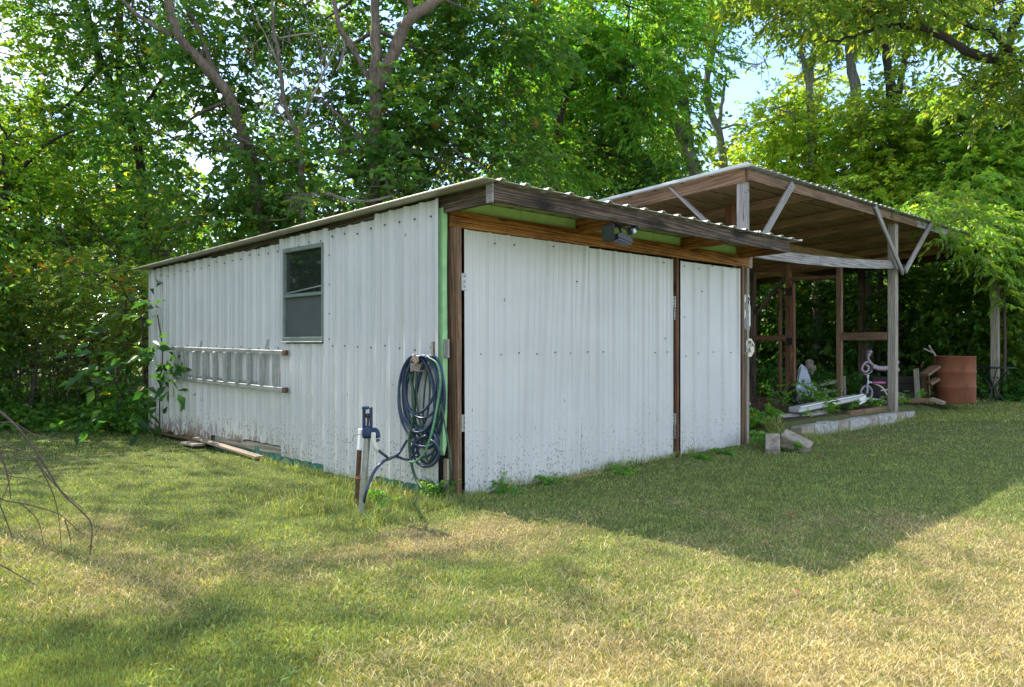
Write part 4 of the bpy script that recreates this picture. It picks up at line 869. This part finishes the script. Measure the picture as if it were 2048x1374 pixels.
# centre
tree('walnut_tree', 'big central tree with thick forked tan trunk rising above the shed roof', 'tree', (735, 14), [(740,520,14),(748,300,13.4),(750,165,12.9),(752,60,12.9),(748,-60,12.9)], .15,
     [([(752,175,12.9),(785,110,12.8),(800,70,12.8),(822,35,12.7),(880,-5,12.7),(960,-60,12.7)], .12, .08), ([(822,35,12.7),(822,-30,12.7)], .05, .04), ([(745,170,12.9),(700,90,12.9),(672,30,12.9),(665,-60,12.9)], .05, .035)],
     [(820,250,13.8,1.4,1.1),(940,180,15.,1.5,1.2),(700,280,13.6,1.1,1.),(900,330,13.6,1.3,.9),(780,380,13.4,1.2,.8),(660,160,14.6,1.2,1.1),(1010,60,14.5,1.6,1.2),(860,60,15,1.3,1.1),(600,40,15,1.3,1.2),(680,430,13.5,1.,.6),(1000,320,14.5,1.2,.8),(850,-160,15,2.2,1.4),(600,330,14.1,.6,.4),(690,350,13.7,.6,.4),(570,70,14.5,.9,.6),(560,200,14.5,.7,.5),(650,240,14.5,.7,.6),(620,420,13.4,.7,.4)], 23, 'broad', .135, GM, BK_brown, TG, rust=.015, seed=4, yellow=.02)
tree('locust_tree', 'bright green tree with drooping feathery leaves right of the forked trunk', 'tree', (1130, 14.5), [(1120,520,14.5),(1110,300,14.5),(1150,130,14.5),(1180,0,14.5)], .11, [],
     [(1050,250,13.8,1.1,.8),(1090,330,13.6,1.1,.6),(1180,60,14.5,1.3,1.),(1260,110,14.2,1.2,1.3),(1300,200,14.2,.9,.9),(1280,20,14.4,1.4,1.),(1120,150,15,1.3,1.)], 26, 'pinnate', .15, GL, BK_dark, TG, seed=5, gap=.44)
tree('oak_tree', 'dark crooked trunked tree leaning behind the carport peak', 'tree', (1315, 16), [(1312,460,16),(1300,350,16),(1268,290,16),(1245,210,16),(1238,120,16),(1200,40,16),(1120,-30,16)], .17,
     [([(1245,240,16),(1200,210,16),(1150,195,16.2),(1090,205,16.4)], .08, .03), ([(1238,130,16),(1170,70,16),(1080,40,16.2),(980,0,16.5)], .09, .04), ([(1290,330,16),(1230,310,15.8),(1160,300,15.8)], .05, .02)],
     [(1180,290,16,1.4,1.),(1060,420,15,1.3,.8),(1230,400,15.4,1.5,.9),(1160,200,17,1.5,1.1),(1050,130,17.5,1.4,1.),(1330,380,15.2,1.,.7),(960,430,15,1.2,.7)], 25, 'broad', .125, GD, BK_dark, TG, seed=6, gap=.4)
tree('elm_tree', 'pair of slanting grey trunks rising behind the carport roof', 'tree', (1425, 18), [(1415,480,18),(1392,350,18),(1362,270,18),(1325,180,18),(1310,60,18),(1330,-60,18)], .19,
     [([(1392,350,18),(1380,280,18),(1372,210,18.2),(1365,130,18.2)], .10, .05)],
     [(1350,90,18,1.4,1.3),(1390,-60,18,1.8,1.3),(1300,260,18.2,1.,1.2),(1360,200,17.5,.8,.8)], 26, 'pinnate', .15, GL, BK_grey, TG, gap=.46, seed=7)
tree('sycamore_tree', 'thin bent grey trunk beside open sky above the carport peak', 'tree', (1470, 19), [(1460,480,19),(1448,340,19),(1435,260,19),(1412,190,19),(1425,100,19),(1440,30,19)], .13, [([(1435,260,19),(1445,200,19),(1452,150,19)], .06, .03)],
     [(1500,260,19,.7,.9),(1440,330,18.5,.8,.6),(1420,120,19,.8,.9),(1520,130,19.5,.8,.6)], 18, 'small', .135, GO, BK_grey, TG, gap=.5, seed=8)
# right
tree('poplar_tree', 'straight pale grey trunk standing clear of leaves right of the open sky', 'tree', (1730, 21), [(1725,480,21),(1718,300,21),(1712,200,21),(1700,110,21),(1692,50,21),(1680,-60,21)], .20, [],
     [(1640,60,21,1.6,1.),(1740,30,21.5,1.6,.9),(1600,-90,21,2.,1.4),(1760,300,20.5,1.3,.9),(1560,40,21.5,1.4,.6)], 17, 'small', .135, GO, BK_grey, TG, gap=.48, seed=9, yellow=.08)
tree('birch_tree', 'forked grey trunk between the open sky and the straight pale trunk', 'tree', (1635, 22), [(1630,480,22),(1622,260,22),(1618,170,22),(1630,90,22),(1645,10,22)], .14, [([(1618,170,22),(1603,110,22),(1598,50,22)], .09, .05)],
     [(1620,250,21.5,1.3,.9),(1560,220,22,1.,.7),(1660,150,22.5,1.2,.8)], 17, 'small', .135, GY, BK_grey, TG, gap=.5, seed=10, yellow=.12)
tree('cherry_tree', 'dark twin trunked tree right of the straight pale trunk', 'tree', (1795, 20), [(1795,480,20),(1785,260,20),(1778,150,20),(1770,60,20),(1775,-40,20)], .17, [([(1785,230,20),(1805,150,20),(1815,60,20)], .10, .05)],
     [(1850,120,20,1.5,1.2),(1800,220,19.5,1.4,.9),(1900,220,19.5,1.4,.9),(1800,20,20,1.6,1.1),(1880,-80,20,2.,1.3)], 20, 'small', .135, GO, BK_dark, TG, gap=.47, seed=11, yellow=.1)
tree('hickory_tree', 'large tree at the right edge sending a long curved dark limb across the top right', 'tree', (1975, 22), [(1975,480,22),(1975,240,22),(1992,160,21),(2012,100,20),(2050,-20,19)], .24,
     [([(2045,125,15.5),(1990,118,15.5),(1940,105,15.4),(1890,75,15.3),(1840,55,15.2),(1770,52,15.1),(1720,70,15.),(1650,85,15)], .11, .02), ([(2030,118,15.5),(1990,70,15.5),(1950,55,15.6),(1890,30,15.6),(1840,-10,15.7)], .07, .03), ([(1850,60,15.2),(1830,20,15.2),(1790,-20,15.2)], .04, .02), ([(1998,135,20.5),(2030,128,17.5),(2045,125,15.5)], .12, .11)],
     [(1720,20,15.2,1.4,.6),(1850,-10,15.5,1.7,.8),(2000,20,15.6,1.6,.8),(1960,180,15.8,1.1,.6),(1600,0,15.2,1.3,.6),(1500,-40,15.5,1.3,.6),(2080,120,15.8,1.1,.9)], 24, 'broad', .135, GO, BK_dark, TG, gap=.46, seed=12, yellow=.06)
for (nm, lab, X, Y, h, col_, sd) in (('willow_tree', 'tree standing outside the left of the picture whose crown shades the lawn', -11, 8.5, 5.2, GM, 61), ('linden_tree', 'second tree outside the left of the picture beyond the lawn', -13.5, 13, 5.5, GM, 62), ('beech_tree', 'tree to the left of the camera opposite the side wall', -8.5, 2.0, 4.6, GM, 63), ('plum_tree', 'leafy tree outside the left of the picture between the first two', -11.5, 5.2, 5.6, GM, 64), ('alder_tree', 'low branched tree outside the left of the picture near the thicket', -10.2, 10.8, 4.6, GD, 65)):
    f_ = lambda dx, dz, dy=0: ((X+dx)/(Y+dy)*FOC+1024, HZ-(dz-EYE)/(Y+dy)*FOC, Y+dy)
    tree(nm, lab, 'tree', (X/Y*FOC+1024, Y), [f_(.1, 1.5), f_(-.1, 3.), f_(.2, h)], .18, [], [(*f_(0, h), 1.9, 1.6), (*f_(1.2, h-1.6, .6), 1.5, 1.2), (*f_(-1.3, h-1.8, -.3), 1.6, 1.3), (*f_(.2, h-2.6, -.8 if Y > 3 else .8), 1.4, .9), (*f_(.9, h-3.2, 1.2), 1.5, 1.2)], 15, 'broad', .12, col_, BK_dark, 'trees left of the picture', seed=sd)
# high thin crown tops of the tall trees behind, above the picture: they dapple the lawn
for (nm, lab, bx_, by_, sd, hs) in (('aspen_tree', 'very tall thin crowned tree behind the left thicket reaching above the picture', -4.5, 12.5, 71, [(-4.9,10.4,8.2,1.3,.8),(-3.3,11.2,9.6,1.3,.8),(-5.8,11.5,11.,1.4,.9),(-4.0,11.5,12.6,1.4,.9),(-6.5,10.8,13.6,1.2,.8),(-2.4,12.4,8.4,1.2,.8),(-3.0,11.4,14.6,1.2,.7),(-4.6,11.8,16.,1.3,.8),(-5.6,10.,9.8,1.1,.7),(-3.6,12.,13.2,1.1,.7),(-6.8,12,12.2,1.3,.8),(-6.2,11,16.,1.2,.7),(-7.5,10.5,14.5,1.2,.7)]),
        ('basswood_tree', 'very tall thin crowned tree behind the maple reaching above the picture', -.8, 13., 72, [(-1.9,11.5,10.4,1.3,.9),(-.6,12.2,12.2,1.3,.9),(-2.0,12.,13.8,1.3,.8),(.5,12.5,14.6,1.1,.6),(-.9,12.3,15.8,1.,.6)]),
        ('cottonwood_tree', 'very tall thin crowned tree behind the forked walnut reaching above the picture', 2.2, 15., 73, [(1.4,14.5,18.6,.9,.5),(3.2,14.8,19.8,1.,.5),(4.6,15,18.9,.7,.4)])):
    tr_ = [W2C(bx_+.1, by_, 3.), W2C(bx_, by_+.1, 7.), W2C(bx_+.3, by_, hs[-1][2])]
    tree(nm, lab, 'tree', (W2C(bx_, by_, 0)[0], W2C(bx_, by_, 0)[2]), tr_, .13, [], [(*W2C(*h[:3]), h[3], h[4]) for h in hs], 8., 'broad', .12, GM, BK_dark, 'tall trees behind the others', gap=.5, gs=1.1, seed=sd, twigs=10)
# dead tree in front
dead = thing('dead_tree', 'leafless dead sapling with bleached twigs standing before the left trees', 'dead tree', cam2w((612-1024)/FOC*13.9, 13.9, 0))
D = 13.9
limbs([cam2w((612-1024)/FOC*D, D, -.1), C(606,480,D), C(602,350,D), C(594,268,D), C(570,215,D), C(558,120,D), C(545,40,D), C(540,-60,D)], .07, .02, .05, 3).obj('trunk', BK_brown, dead)
for i, (q, a, b_) in enumerate([([(596,270,D),(618,210,D),(640,160,D),(672,95,D),(682,60,D)], .03, .008), ([(590,262,D),(560,225,D),(530,180,D),(508,120,D)], .022, .006), ([(594,266,D),(560,268,D),(540,272,D)], .016, .01), ([(598,262,D),(630,252,D),(655,246,D)], .018, .006),
      ([(560,130,D),(530,70,D),(505,10,D)], .018, .008), ([(558,75,D),(600,70,D),(640,60,D),(668,40,D)], .018, .01), ([(640,160,D),(645,100,D),(630,40,D)], .01, .005), ([(618,210,D),(605,150,D),(600,100,D)], .01, .005), ([(602,350,D),(598,400,D),(575,435,D),(530,440,D)], .014, .006), ([(672,40,D),(690,90,D),(676,140,D)], .03, .02),
      ([(575,230,D),(555,190,D),(540,130,D),(536,70,D)], .012, .005), ([(650,385,D),(690,400,D),(740,402,D),(790,390,D)], .035, .018), ([(780,392,D),(772,360,D),(778,330,D)], .01, .004), ([(790,390,D),(800,372,D)], .008, .004), ([(575,240,D),(585,170,D),(590,110,D)], .01, .004)]):
    limbs([C(*k) for k in q], a, b_, .04, 40+i).obj('branch', BK_dead, dead)
A = []; B = []
for i in range(150):
    bx_, by_ = random.choice([(600,170),(640,130),(560,120),(620,80),(540,200),(590,230),(640,220),(520,90),(700,110)]); a = C(bx_+random.uniform(-25, 25), by_+random.uniform(-40, 40), D+random.uniform(-.2, .2)); A.append(a)
    an = random.uniform(.6, 2.5); L = random.uniform(.15, .55); B.append(a+er*math.cos(an)*L+np.array([0, 0, math.sin(an)*L])+ef*random.uniform(-.15, .15))
V1, F1 = tubes_np((np.array(A), np.array(B), np.full(len(A), .0065))); npmesh('twigs', V1, F1, BK_dead, dead, smooth=True, kind='stuff')
# shrubs
def shrub(name, label, cat, px, Z, blobs, dens, kind, size, colr, group=None, **kw):
    return tree(name, label, cat, (px, Z), [], .03, [], blobs, dens, kind, size, colr, BK_twig, group, **kw)
SG = 'shrubs left of the shed'
shrub('privet_shrub', 'bushy shrub with reddish and yellow tinged leaves against the shed corner', 'shrub', 250, 13.2, [(255,620,13,.8,.75),(200,560,13.2,.8,.6),(270,700,12.8,.6,.6),(180,680,13,.8,.7)], 52, 'small', .085, GO, SG, rust=.05, yellow=.04, seed=21, gap=.4)
shrub('honeysuckle_shrub', 'rounded olive green shrub in the middle of the left thicket', 'shrub', 110, 13.2, [(110,600,13.2,.9,.8),(60,680,13.,.9,.7),(140,730,12.9,.8,.6)], 50, 'small', .09, GO, SG, rust=.05, yellow=.06, seed=22, gap=.4)
shrub('dogwood_shrub', 'grey green shrub at the left picture edge', 'shrub', -30, 13, [(-10,620,13,.9,.8),(-60,720,12.8,.9,.7),(20,740,12.8,.7,.6)], 50, 'broad', .085, GM, SG, seed=23, gap=.4)
shrub('elder_shrub', 'taller yellow lit shrub behind the left thicket', 'shrub', 170, 14.6, [(160,500,14.6,1.,.8),(60,520,14.6,1.1,.8),(260,520,14.4,.8,.7),(330,500,14.2,.6,.5)], 40, 'broad', .095, GL, SG, seed=24, gap=.43, yellow=.15)
pw = shrub('pawpaw_sapling', 'large leaved dark green sapling growing across the far corner of the side wall', 'sapling', 318, 11.3, [(318,650,10.85,.24,.3),(325,720,10.85,.26,.25),(285,740,10.9,.4,.3),(318,790,10.85,.3,.25),(262,700,11.1,.4,.2),(250,810,11.2,.4,.25)], 46, 'big', .19, (.03,.085,.026), seed=25, gap=.2, yellow=.01, twigs=0, wall=-.05)
MB().tube(smooth([cam2w((318-1024)/FOC*11.25, 11.25, -.05), C(320,780,11.0), C(325,700,10.9), C(315,630,10.85)]), .009, 7).obj('stem', BK_twig, pw)
# stems in the thicket
stm = thing('thicket_stems', 'cluster of bare reddish stems showing under the left thicket', 'stems', cam2w((160-1024)/FOC*12.9, 12.9, 0))
for i in range(26):
    px = random.choice([140,150,165,195,105,120,60,30,230])+random.uniform(-14, 14); Zs = random.uniform(12.5, 13.5); lean_ = random.uniform(-45, 30)
    MB().tube(smooth([cam2w((px-1024)/FOC*Zs, Zs, -.05), C(px+lean_*.4, 780, Zs), C(px+lean_, 680, Zs)]), np.linspace(random.uniform(.01, .022), .006, 9), 6).obj('stem', BK_twig, stm)
# behind the carport and the shed: undergrowth
UG = 'shrubs behind the carport'
for i, (nm, lab, px, py, Z, rx, rzz, cl, kd) in enumerate([
    ('bamboo_shrub', 'dark green shrub seen between the shed jamb and the inner carport post', 1535, 640, 21, 1.5, 1.9, GD, 'broad'),
    ('laurel_shrub', 'dense dark shrub seen between the two inner carport posts', 1640, 640, 20.5, 1.3, 1.9, GD, 'broad'),
    ('holly_shrub', 'very dark shrub behind the thick front carport post', 1740, 640, 20.5, 1.3, 1.8, GD, 'small'),
    ('viburnum_shrub', 'mid green shrub above the dark wooden box', 1830, 640, 20.5, 1.2, 1.6, GM, 'small'),
    ('spicebush_shrub', 'shrub with pale lit leaves above the rusty barrel', 1920, 610, 20, 1.3, 1.6, GM, 'broad'),
    ('mulberry_shrub', 'yellow green shrub behind the right carport post', 2010, 600, 19.8, 1.3, 1.7, (.07,.13,.02), 'broad'),
    ('sumac_shrub', 'shrub at the right picture edge beyond the patio table', 2110, 640, 19.4, 1.2, 1.9, GM, 'broad')]):
    shrub(nm, lab, 'shrub', px, Z, [(px, py, Z, rx, rzz), (px+30, py-70, Z+.8, rx*.9, rzz*.6), (px-20, 720, Z+.6, rx, .9)], 19, kd, .15, cl, UG, seed=30+i, gap=.40, twigs=10, yellow=.04)
# yellow green young trees right
YG = 'young trees behind the carport'
tree('sassafras_tree', 'yellow green young tree directly above the carport ridge', 'tree', (1560, 19), [(1565,480,19),(1570,380,19),(1590,300,19)], .06, [], [(1560,340,18.8,1.1,.8),(1640,290,18.6,1.2,.8),(1680,370,18.2,1.2,.7),(1560,250,19,.9,.8),(1600,400,18,1.,.4),(1500,330,19,.7,.8),(1630,190,20,.9,.6)], 30, 'pinnate', .16, GY, BK_twig, YG, seed=41, gap=.40, yellow=.06)
tree('pecan_tree', 'tallest yellow green young tree with arching sprays over the carport roof', 'tree', (1760, 18.5), [(1760,480,18.5),(1755,350,18.5),(1740,250,18.5)], .07, [], [(1720,250,18.5,1.,.7),(1780,310,18.,1.3,.8),(1850,260,18.,1.2,.7),(1760,390,17.5,1.2,.5),(1870,360,17.6,1.3,.7)], 30, 'pinnate', .16, (.22,.34,.055), BK_twig, YG, seed=42, gap=.4, yellow=.07)
tree('boxelder_tree', 'bright green young tree at the right edge above the vines', 'tree', (1990, 17.8), [(1990,480,17.8),(1985,350,17.8),(1990,250,17.8)], .07, [], [(1960,270,17.8,1.2,.8),(2040,210,17.6,1.2,.8),(1950,350,17.4,1.2,.7),(2050,330,17.2,1.2,.8),(2100,420,17.,1.1,1.)], 30, 'pinnate', .16, (.16,.29,.05), BK_twig, YG, seed=43, gap=.4, yellow=.04)
tree('catalpa_sapling', 'sapling with a few very large bright leaves at the carport peak', 'sapling', (1560, 17), [(1558,520,17),(1555,400,17),(1545,260,17)], .03, [], [(1575,235,17,.35,.25),(1510,265,17,.3,.15),(1560,290,17,.3,.2)], 40, 'big', .2, (.06,.17,.02), BK_twig, seed=44, gap=.2, twigs=6)
# vines over the right corner of the carport
vn = thing('climbing_vine', 'leafy green vine draped over the right front corner of the carport roof', 'vine', (17.1, -.2, 0))
MB().tube(smooth([np.array([17.0, -.12, -.05]), np.array([17.02, -.14, 1.2]), np.array([16.9, -.15, 2.6]), np.array([16.8, -.2, 3.7]), np.array([15.6, -.1, 3.8])]), .035, 7).obj('stem', BK_twig, vn)
cs, ds = [], []
fv = [(*W2C(*F(px, py, -.55)), a_, b_) for (px, py, a_, b_) in [(1925,430,.5,.35),(1965,455,.6,.45),(2010,470,.7,.5),(1890,420,.45,.2),(1935,490,.45,.3),(1850,408,.4,.14),(1990,520,.5,.4),(2045,520,.7,.6),(2000,590,.3,.35),(1908,470,.3,.25)]]
for (px, py, Z, rx, rzz) in fv+[(1930,430,17.6,.9,.45),(1990,470,17.8,.8,.6),(1870,425,17.2,.7,.2),(1820,420,17.,.7,.14),(1960,390,18.2,1.2,.5),(2040,500,17.8,.8,.8),(2000,560,18.0,.35,.45),(1915,480,17.3,.35,.25),(1900,400,18.,1.1,.3),(2060,420,18,1.,.7)]:
    c = C(px, py, Z); n = int(70*4.19*rx*rx*rzz); v = unit(rng.standard_normal((n, 3))); p = c+v*(rng.random(n)**.5)[:, None]*[rx, rx, rzz]
    k = ~((p[:, 0] < 16.6) & (p[:, 1] > -.15) & (p[:, 2] < 3.72)); cs.append(p[k]); ds.append(unit(v[k]*[1, 1, .3]+[-.2, -.5, -.3]))
V, T, cc = leafset(np.concatenate(cs), np.concatenate(ds), 'pinnate', .14, (.14,.25,.05), .45, .03); npmesh('leaves', V, T, LEAF, vn, cc, kind='stuff')
# fill behind: far wood
cs, ds = [], []
for i in range(95):
    px = -250+2550*rng.random(); Z = 26+12*rng.random(); py = 640-400*rng.random()
    if 1380 < px < 1640 and py < 420: py = 560
    c = C(px, py, Z); rx = 2.2; rzz = 1.7; n = int(3.2*4.19*rx*rx*rzz); v = unit(rng.standard_normal((n, 3))); cs.append(c+v*(rng.random(n)**.4)[:, None]*[rx, rx, rzz]); ds.append(v)
V, T, cc = leafset(np.concatenate(cs), np.concatenate(ds), 'broad', .26, (.08,.15,.028), .6, .05); o = npmesh('distant_wood', V, T, LEAF, None, cc, kind='stuff'); o['label'] = 'hazy mass of sunlit woodland foliage behind the near trees'; o['category'] = 'woodland'
cs, ds = [], []
for i in range(46):
    px = -200+2450*i/45; Z = 25+1.5*rng.random(); c = C(px, 660, Z); n = 150; v = unit(rng.standard_normal((n, 3))); cs.append(c+v*(rng.random(n)**.4)[:, None]*[1.2, 1.2, 1.9]); ds.append(v)
V, T, cc = leafset(np.concatenate(cs), np.concatenate(ds), 'broad', .2, (.07,.14,.03), .6, .05); o = npmesh('wood_edge_thicket', V, T, LEAF, None, cc, kind='stuff'); o['label'] = 'continuous dark thicket along the edge of the wood'; o['category'] = 'thicket'
# low undergrowth strips
def ground_cover(name, lab, spans, dens, size, colr, kd='broad'):
    cs, ds = [], []
    for (px, Z, rx, h) in spans:
        c = cam2w((px-1024)/FOC*Z, Z, 0); n = int(dens*rx*rx*h*4); v = unit(rng.standard_normal((n, 3))); p = c+v*(rng.random(n)**.5)[:, None]*[rx, rx, h]; p[:, 2] = np.abs(p[:, 2])*(.5+.7*n2(p[:, 0], p[:, 1], 1.5, 5))+.02+gz(p[:, 0], p[:, 1])
        k = ~((p[:, 0] > -.05) & (p[:, 0] < 5.3) & (p[:, 1] < 6.8) & (p[:, 1] > -.05)); cs.append(p[k]); ds.append(unit(v[k]*[1, 1, .3]+[0, 0, .7]))
    V, T, cc = leafset(np.concatenate(cs), np.concatenate(ds), kd, size, colr, .6, .02); o = npmesh(name, V, T, LEAF, None, cc, kind='stuff'); o['label'] = lab; o['category'] = 'undergrowth'
ground_cover('undergrowth', 'low leafy green undergrowth at the foot of the left thicket', [(-60,12.8,.9,.5),(30,12.8,.9,.45),(110,12.6,.9,.4),(190,12.4,.8,.45),(265,12.0,.6,.5),(60,13.6,1.,.8),(170,13.4,1.,.7),(250,12.9,.8,.7),(300,11.75,.3,.3)], 260, .075, GM)
ground_cover('ivy_undergrowth', 'low dark green groundcover along the hedge on the right', [(1890,18.6,.9,.25),(1990,18.6,.9,.3),(2080,18.2,1.,.4),(1780,18.8,1.,.3),(1940,19.4,1.4,.7),(2060,19.2,1.4,.9),(1660,19,1.6,.6),(1540,19,1.6,.7)], 70, .10, (.04,.12,.03))
# weeds as single plants
def weed(px, py, h, r, n, size, colr, lab, kd='broad', z0=.0, Z=None):
    f_ = .75; h *= f_; r *= f_; size *= f_; n = max(4, int(n*f_)); colr = tuple(v*1.35 for v in colr)
    q = G(px, py, z0) if Z is None else cam2w((px-1024)/FOC*Z, Z, z0); g0 = gz1(q[0], q[1]); q = np.array([q[0], q[1], g0])
    root = thing('weed', lab, 'weed', q, 'weeds round the shed and carport'); m = MB(); cs = []; ds = []
    for i in range(n):
        a = random.uniform(0, 6.28); e = q+np.array([math.cos(a)*r, math.sin(a)*r, h])*random.uniform(.5, 1.); m.tube(smooth([q, (q+e)/2+[0, 0, h*.12], e], 3), np.linspace(.004, .002, 7), 5, False)
        for k in range(3): cs.append(q+(e-q)*(k+1.2)/4); ds.append([math.cos(a), math.sin(a), .4])
    m.obj('stems', BK_twig if h > .5 else GREENH, root, kind='stuff'); V, T, cc = leafset(np.array(cs), np.array(ds), kd, size, colr, .4, .02); npmesh('leaves', V, T, LEAF, root, cc, kind='stuff')
BG = (.07,.17,.03)
for a in [(880,990,.3,.2,26,.05,GM,'fine leaved clump at the foot of the corner post','small'),(1010,975,.14,.06,4,.07,GM,'grassy weed sprig against the left door panel'),(1105,960,.10,.07,5,.06,GM,'small broad weed under the seam of the large door'),
          (1245,942,.08,.1,6,.06,BG,'low weed by the right half of the large door'),(1405,915,.07,.08,6,.06,BG,'small round leaved weed at the narrow door'),(1450,905,.08,.1,8,.06,BG,'low weed at the right end of the narrow door'),
          (1555,895,.28,.18,9,.13,BG,'broad leaved weed growing between the two tipped blocks'),(1500,868,.24,.2,12,.1,BG,'bright weed just right of the door jamb'),(1530,860,.3,.25,12,.1,BG,'leafy weed in front of the landscape timber'),(1600,850,.22,.2,10,.09,BG,'low weed spilling over the first edging block'),
          (1645,845,.42,.25,12,.10,BG,'tall arching weed beside the edging blocks','small'),(1690,836,.3,.3,12,.08,BG,'feathery weed under the gutter end','pinnate'),(1740,832,.25,.25,10,.08,BG,'bright green weed left of the thick post foot','pinnate'),(1795,824,.22,.15,10,.1,(.1,.2,.03),'yellow green weed at the foot of the thick post'),
          (765,1000,.14,.12,8,.06,BG,'green weed by the hydrant hose')]: weed(*a)
weed(1560, 0, .8, .3, 12, .09, BG, 'tall weed behind the timber near the inner wall', 'small', 0, 13.2); weed(1625, 0, .8, .35, 16, .09, (.08,.18,.03), 'tall leafy weed in front of the silver sheet', 'small', 0, 14.3); weed(1655, 0, .7, .3, 14, .09, (.08,.18,.03), 'tall leafy weed right of the silver sheet', 'small', 0, 14.5); weed(1830, 0, .5, .2, 8, .08, BG, 'thin weed before the scrap boards', 'small', 0, 15.2)
# dead brush pile
bp = MB(); q0 = C(1520, 830, 12.5)
for i in range(90):
    a = random.uniform(0, 6.28); r_ = random.uniform(.05, .35); p0 = q0+[math.cos(a)*r_, math.sin(a)*r_, random.uniform(-.02, .1)]; bp.tube([p0, p0+[random.uniform(-.2, .2), random.uniform(-.2, .2), random.uniform(.02, .3)]], .003, 4, False)
o = bp.obj('brush_pile', RUST); tag(o, 'small heap of dry reddish brown brush behind the door jamb', 'brush pile', kind='stuff')
# broad leaved clover and tufts in the lawn
x, y, Z = blades(26000, 2.9, 10, -60, 2110, 0, 0, 0, 1.5); k = (n2(x, y, 1.8, 90) > .5) & (dryness(x, y) < .62); x, y = x[k], y[k]
make_blades(x, y, .028+.02*rng.random(len(x)), .009+0*x, 'clover', -.1+.3*dryness(x, y), lab='low broad leaved clover growing through the lawn')
# fallen leaves on the lawn
BRN = plain('dry_leaf', (.2,.07,.035), .8, var=.3)
for (px, py, s_, lw_) in [(1585,1022,.09,'reddish dead leaf in the middle of the shed roof shadow'),(1607,1178,.06,'orange brown dead leaf just below the tip of the roof shadow'),(1650,910,.11,'large dead leaf in front of the tipped concrete blocks'),(420,1108,.05,'small dark dead leaf in the left foreground grass'),(640,998,.06,'dead leaf left of the hydrant foot'),(780,1085,.06,'dead leaf on the dry patch below the hydrant'),(1160,1192,.05,'tiny dead leaf in the centre foreground'),(1278,1002,.07,'dead leaf on the shaded lawn before the large door'),(90,905,.08,'dead leaf near the left thicket edge'),(560,965,.05,'dead leaf on the lawn below the side wall window'),(1530,980,.06,'small dead leaf on the shaded lawn before the narrow door'),(230,905,.09,'dead leaf on the lawn below the left thicket')]:
    q = G(px, py, 0); q[2] = gz1(q[0], q[1])+.022; m = MB(); a = random.uniform(0, 6); pts = [(0, 0, 0), (.5, .35, .12), (1, .0, .02), (.55, -.35, .16), (.5, 0, .03)]
    m.add([(q[0]+s_*(x_*math.cos(a)-y_*math.sin(a)), q[1]+s_*(x_*math.sin(a)+y_*math.cos(a)), q[2]+s_*z_) for x_, y_, z_ in pts], [(0, 4, 1), (1, 4, 2), (2, 4, 3), (3, 4, 0)])
    tag(m.obj('fallen_leaf', BRN), lw_, 'leaf', 'dead leaves on the lawn')
# red soil patches at the wall foot
for (px, py, r_, lab) in ((640, 922, .22, 'reddish soil strip at the foot of the side wall'),):
    q = G(px, py, 0); m = MB(); n = 14
    vs = [(q[0], q[1], gz1(q[0], q[1])+.05)]+[(q[0]+r_*(.5 if j_ else 1)*math.cos(2*math.pi*k/n)*random.uniform(.8, 1.1), q[1]+r_*(.25 if j_ else .5)*math.sin(2*math.pi*k/n), gz1(q[0], q[1])+(.035 if j_ else -.02)) for j_ in (1, 0) for k in range(n)]
    fs = [(0, 1+k, 1+(k+1) % n) for k in range(n)]+[(1+k, 1+n+k, 1+n+(k+1) % n, 1+(k+1) % n) for k in range(n)]
    o = m.add(vs, fs, True).obj('soil_mound', plain('red_soil', (.2,.11,.07), .95, var=.5, sc_=40)); tag(o, lab, 'soil', kind='stuff')
# dry clippings at the door seam
q = F(1165, 955, -.12); n = 900; xs = q[0]+.16*rng.standard_normal(n); ys = q[1]+.045*rng.standard_normal(n); k = ys < -.06
make_blades(xs[k], ys[k], .05+0*xs[k], .004+0*xs[k], 'dry_clippings', 1.2+0*xs[k], lab='small heap of dry brown clippings at the large door seam')
# bare branch hanging in from the left
bb = thing('bare_branch', 'thin bare drooping twigs hanging into view at the left edge', 'branch', C(-40, 830, 3.6)); Zb = 3.6
MB().tube(smooth([cam2w(-8.5, 2., 3.6), cam2w(-6.5, 2.6, 3.1), cam2w(-4.6, 3.2, 2.3), cam2w(-3.1, 3.5, 1.45), C(-60, 780, 3.6)], 5), np.linspace(.03, .0065, 21), 7).obj('bough', BK_twig, bb)
for i, (P_, r_) in enumerate([([(-60,780),(20,840),(70,900),(120,980),(160,1020),(183,1050),(180,1110)], .006), ([(-60,820),(0,885),(60,910),(110,970),(165,1017)], .0045), ([(-40,880),(30,915),(75,920),(160,917)], .003), ([(-50,960),(0,997),(60,1010),(120,1030),(160,1065)], .004), ([(0,905),(15,950),(22,1000)], .005), ([(40,1005),(75,1040),(88,1090)], .003), ([(-30,960),(0,1010),(25,1075)], .0045),
        ([(70,915),(105,985),(118,1040),(123,1105)], .003), ([(-60,1110),(0,1130),(45,1155),(75,1172)], .004), ([(-40,935),(20,952),(60,958),(105,975)], .003), ([(130,1040),(138,1065),(142,1088)], .003), ([(-30,1040),(10,985),(30,920),(35,890)], .002), ([(-30,850),(25,845),(70,870),(130,880)], .0025)]):
    MB().tube(smooth([C(a_, b_, Zb+.1*math.sin(i)) for a_, b_ in P_], 5), np.linspace(r_, r_*.4, (len(P_)-1)*5+1), 6).obj('twig', BK_twig, bb)
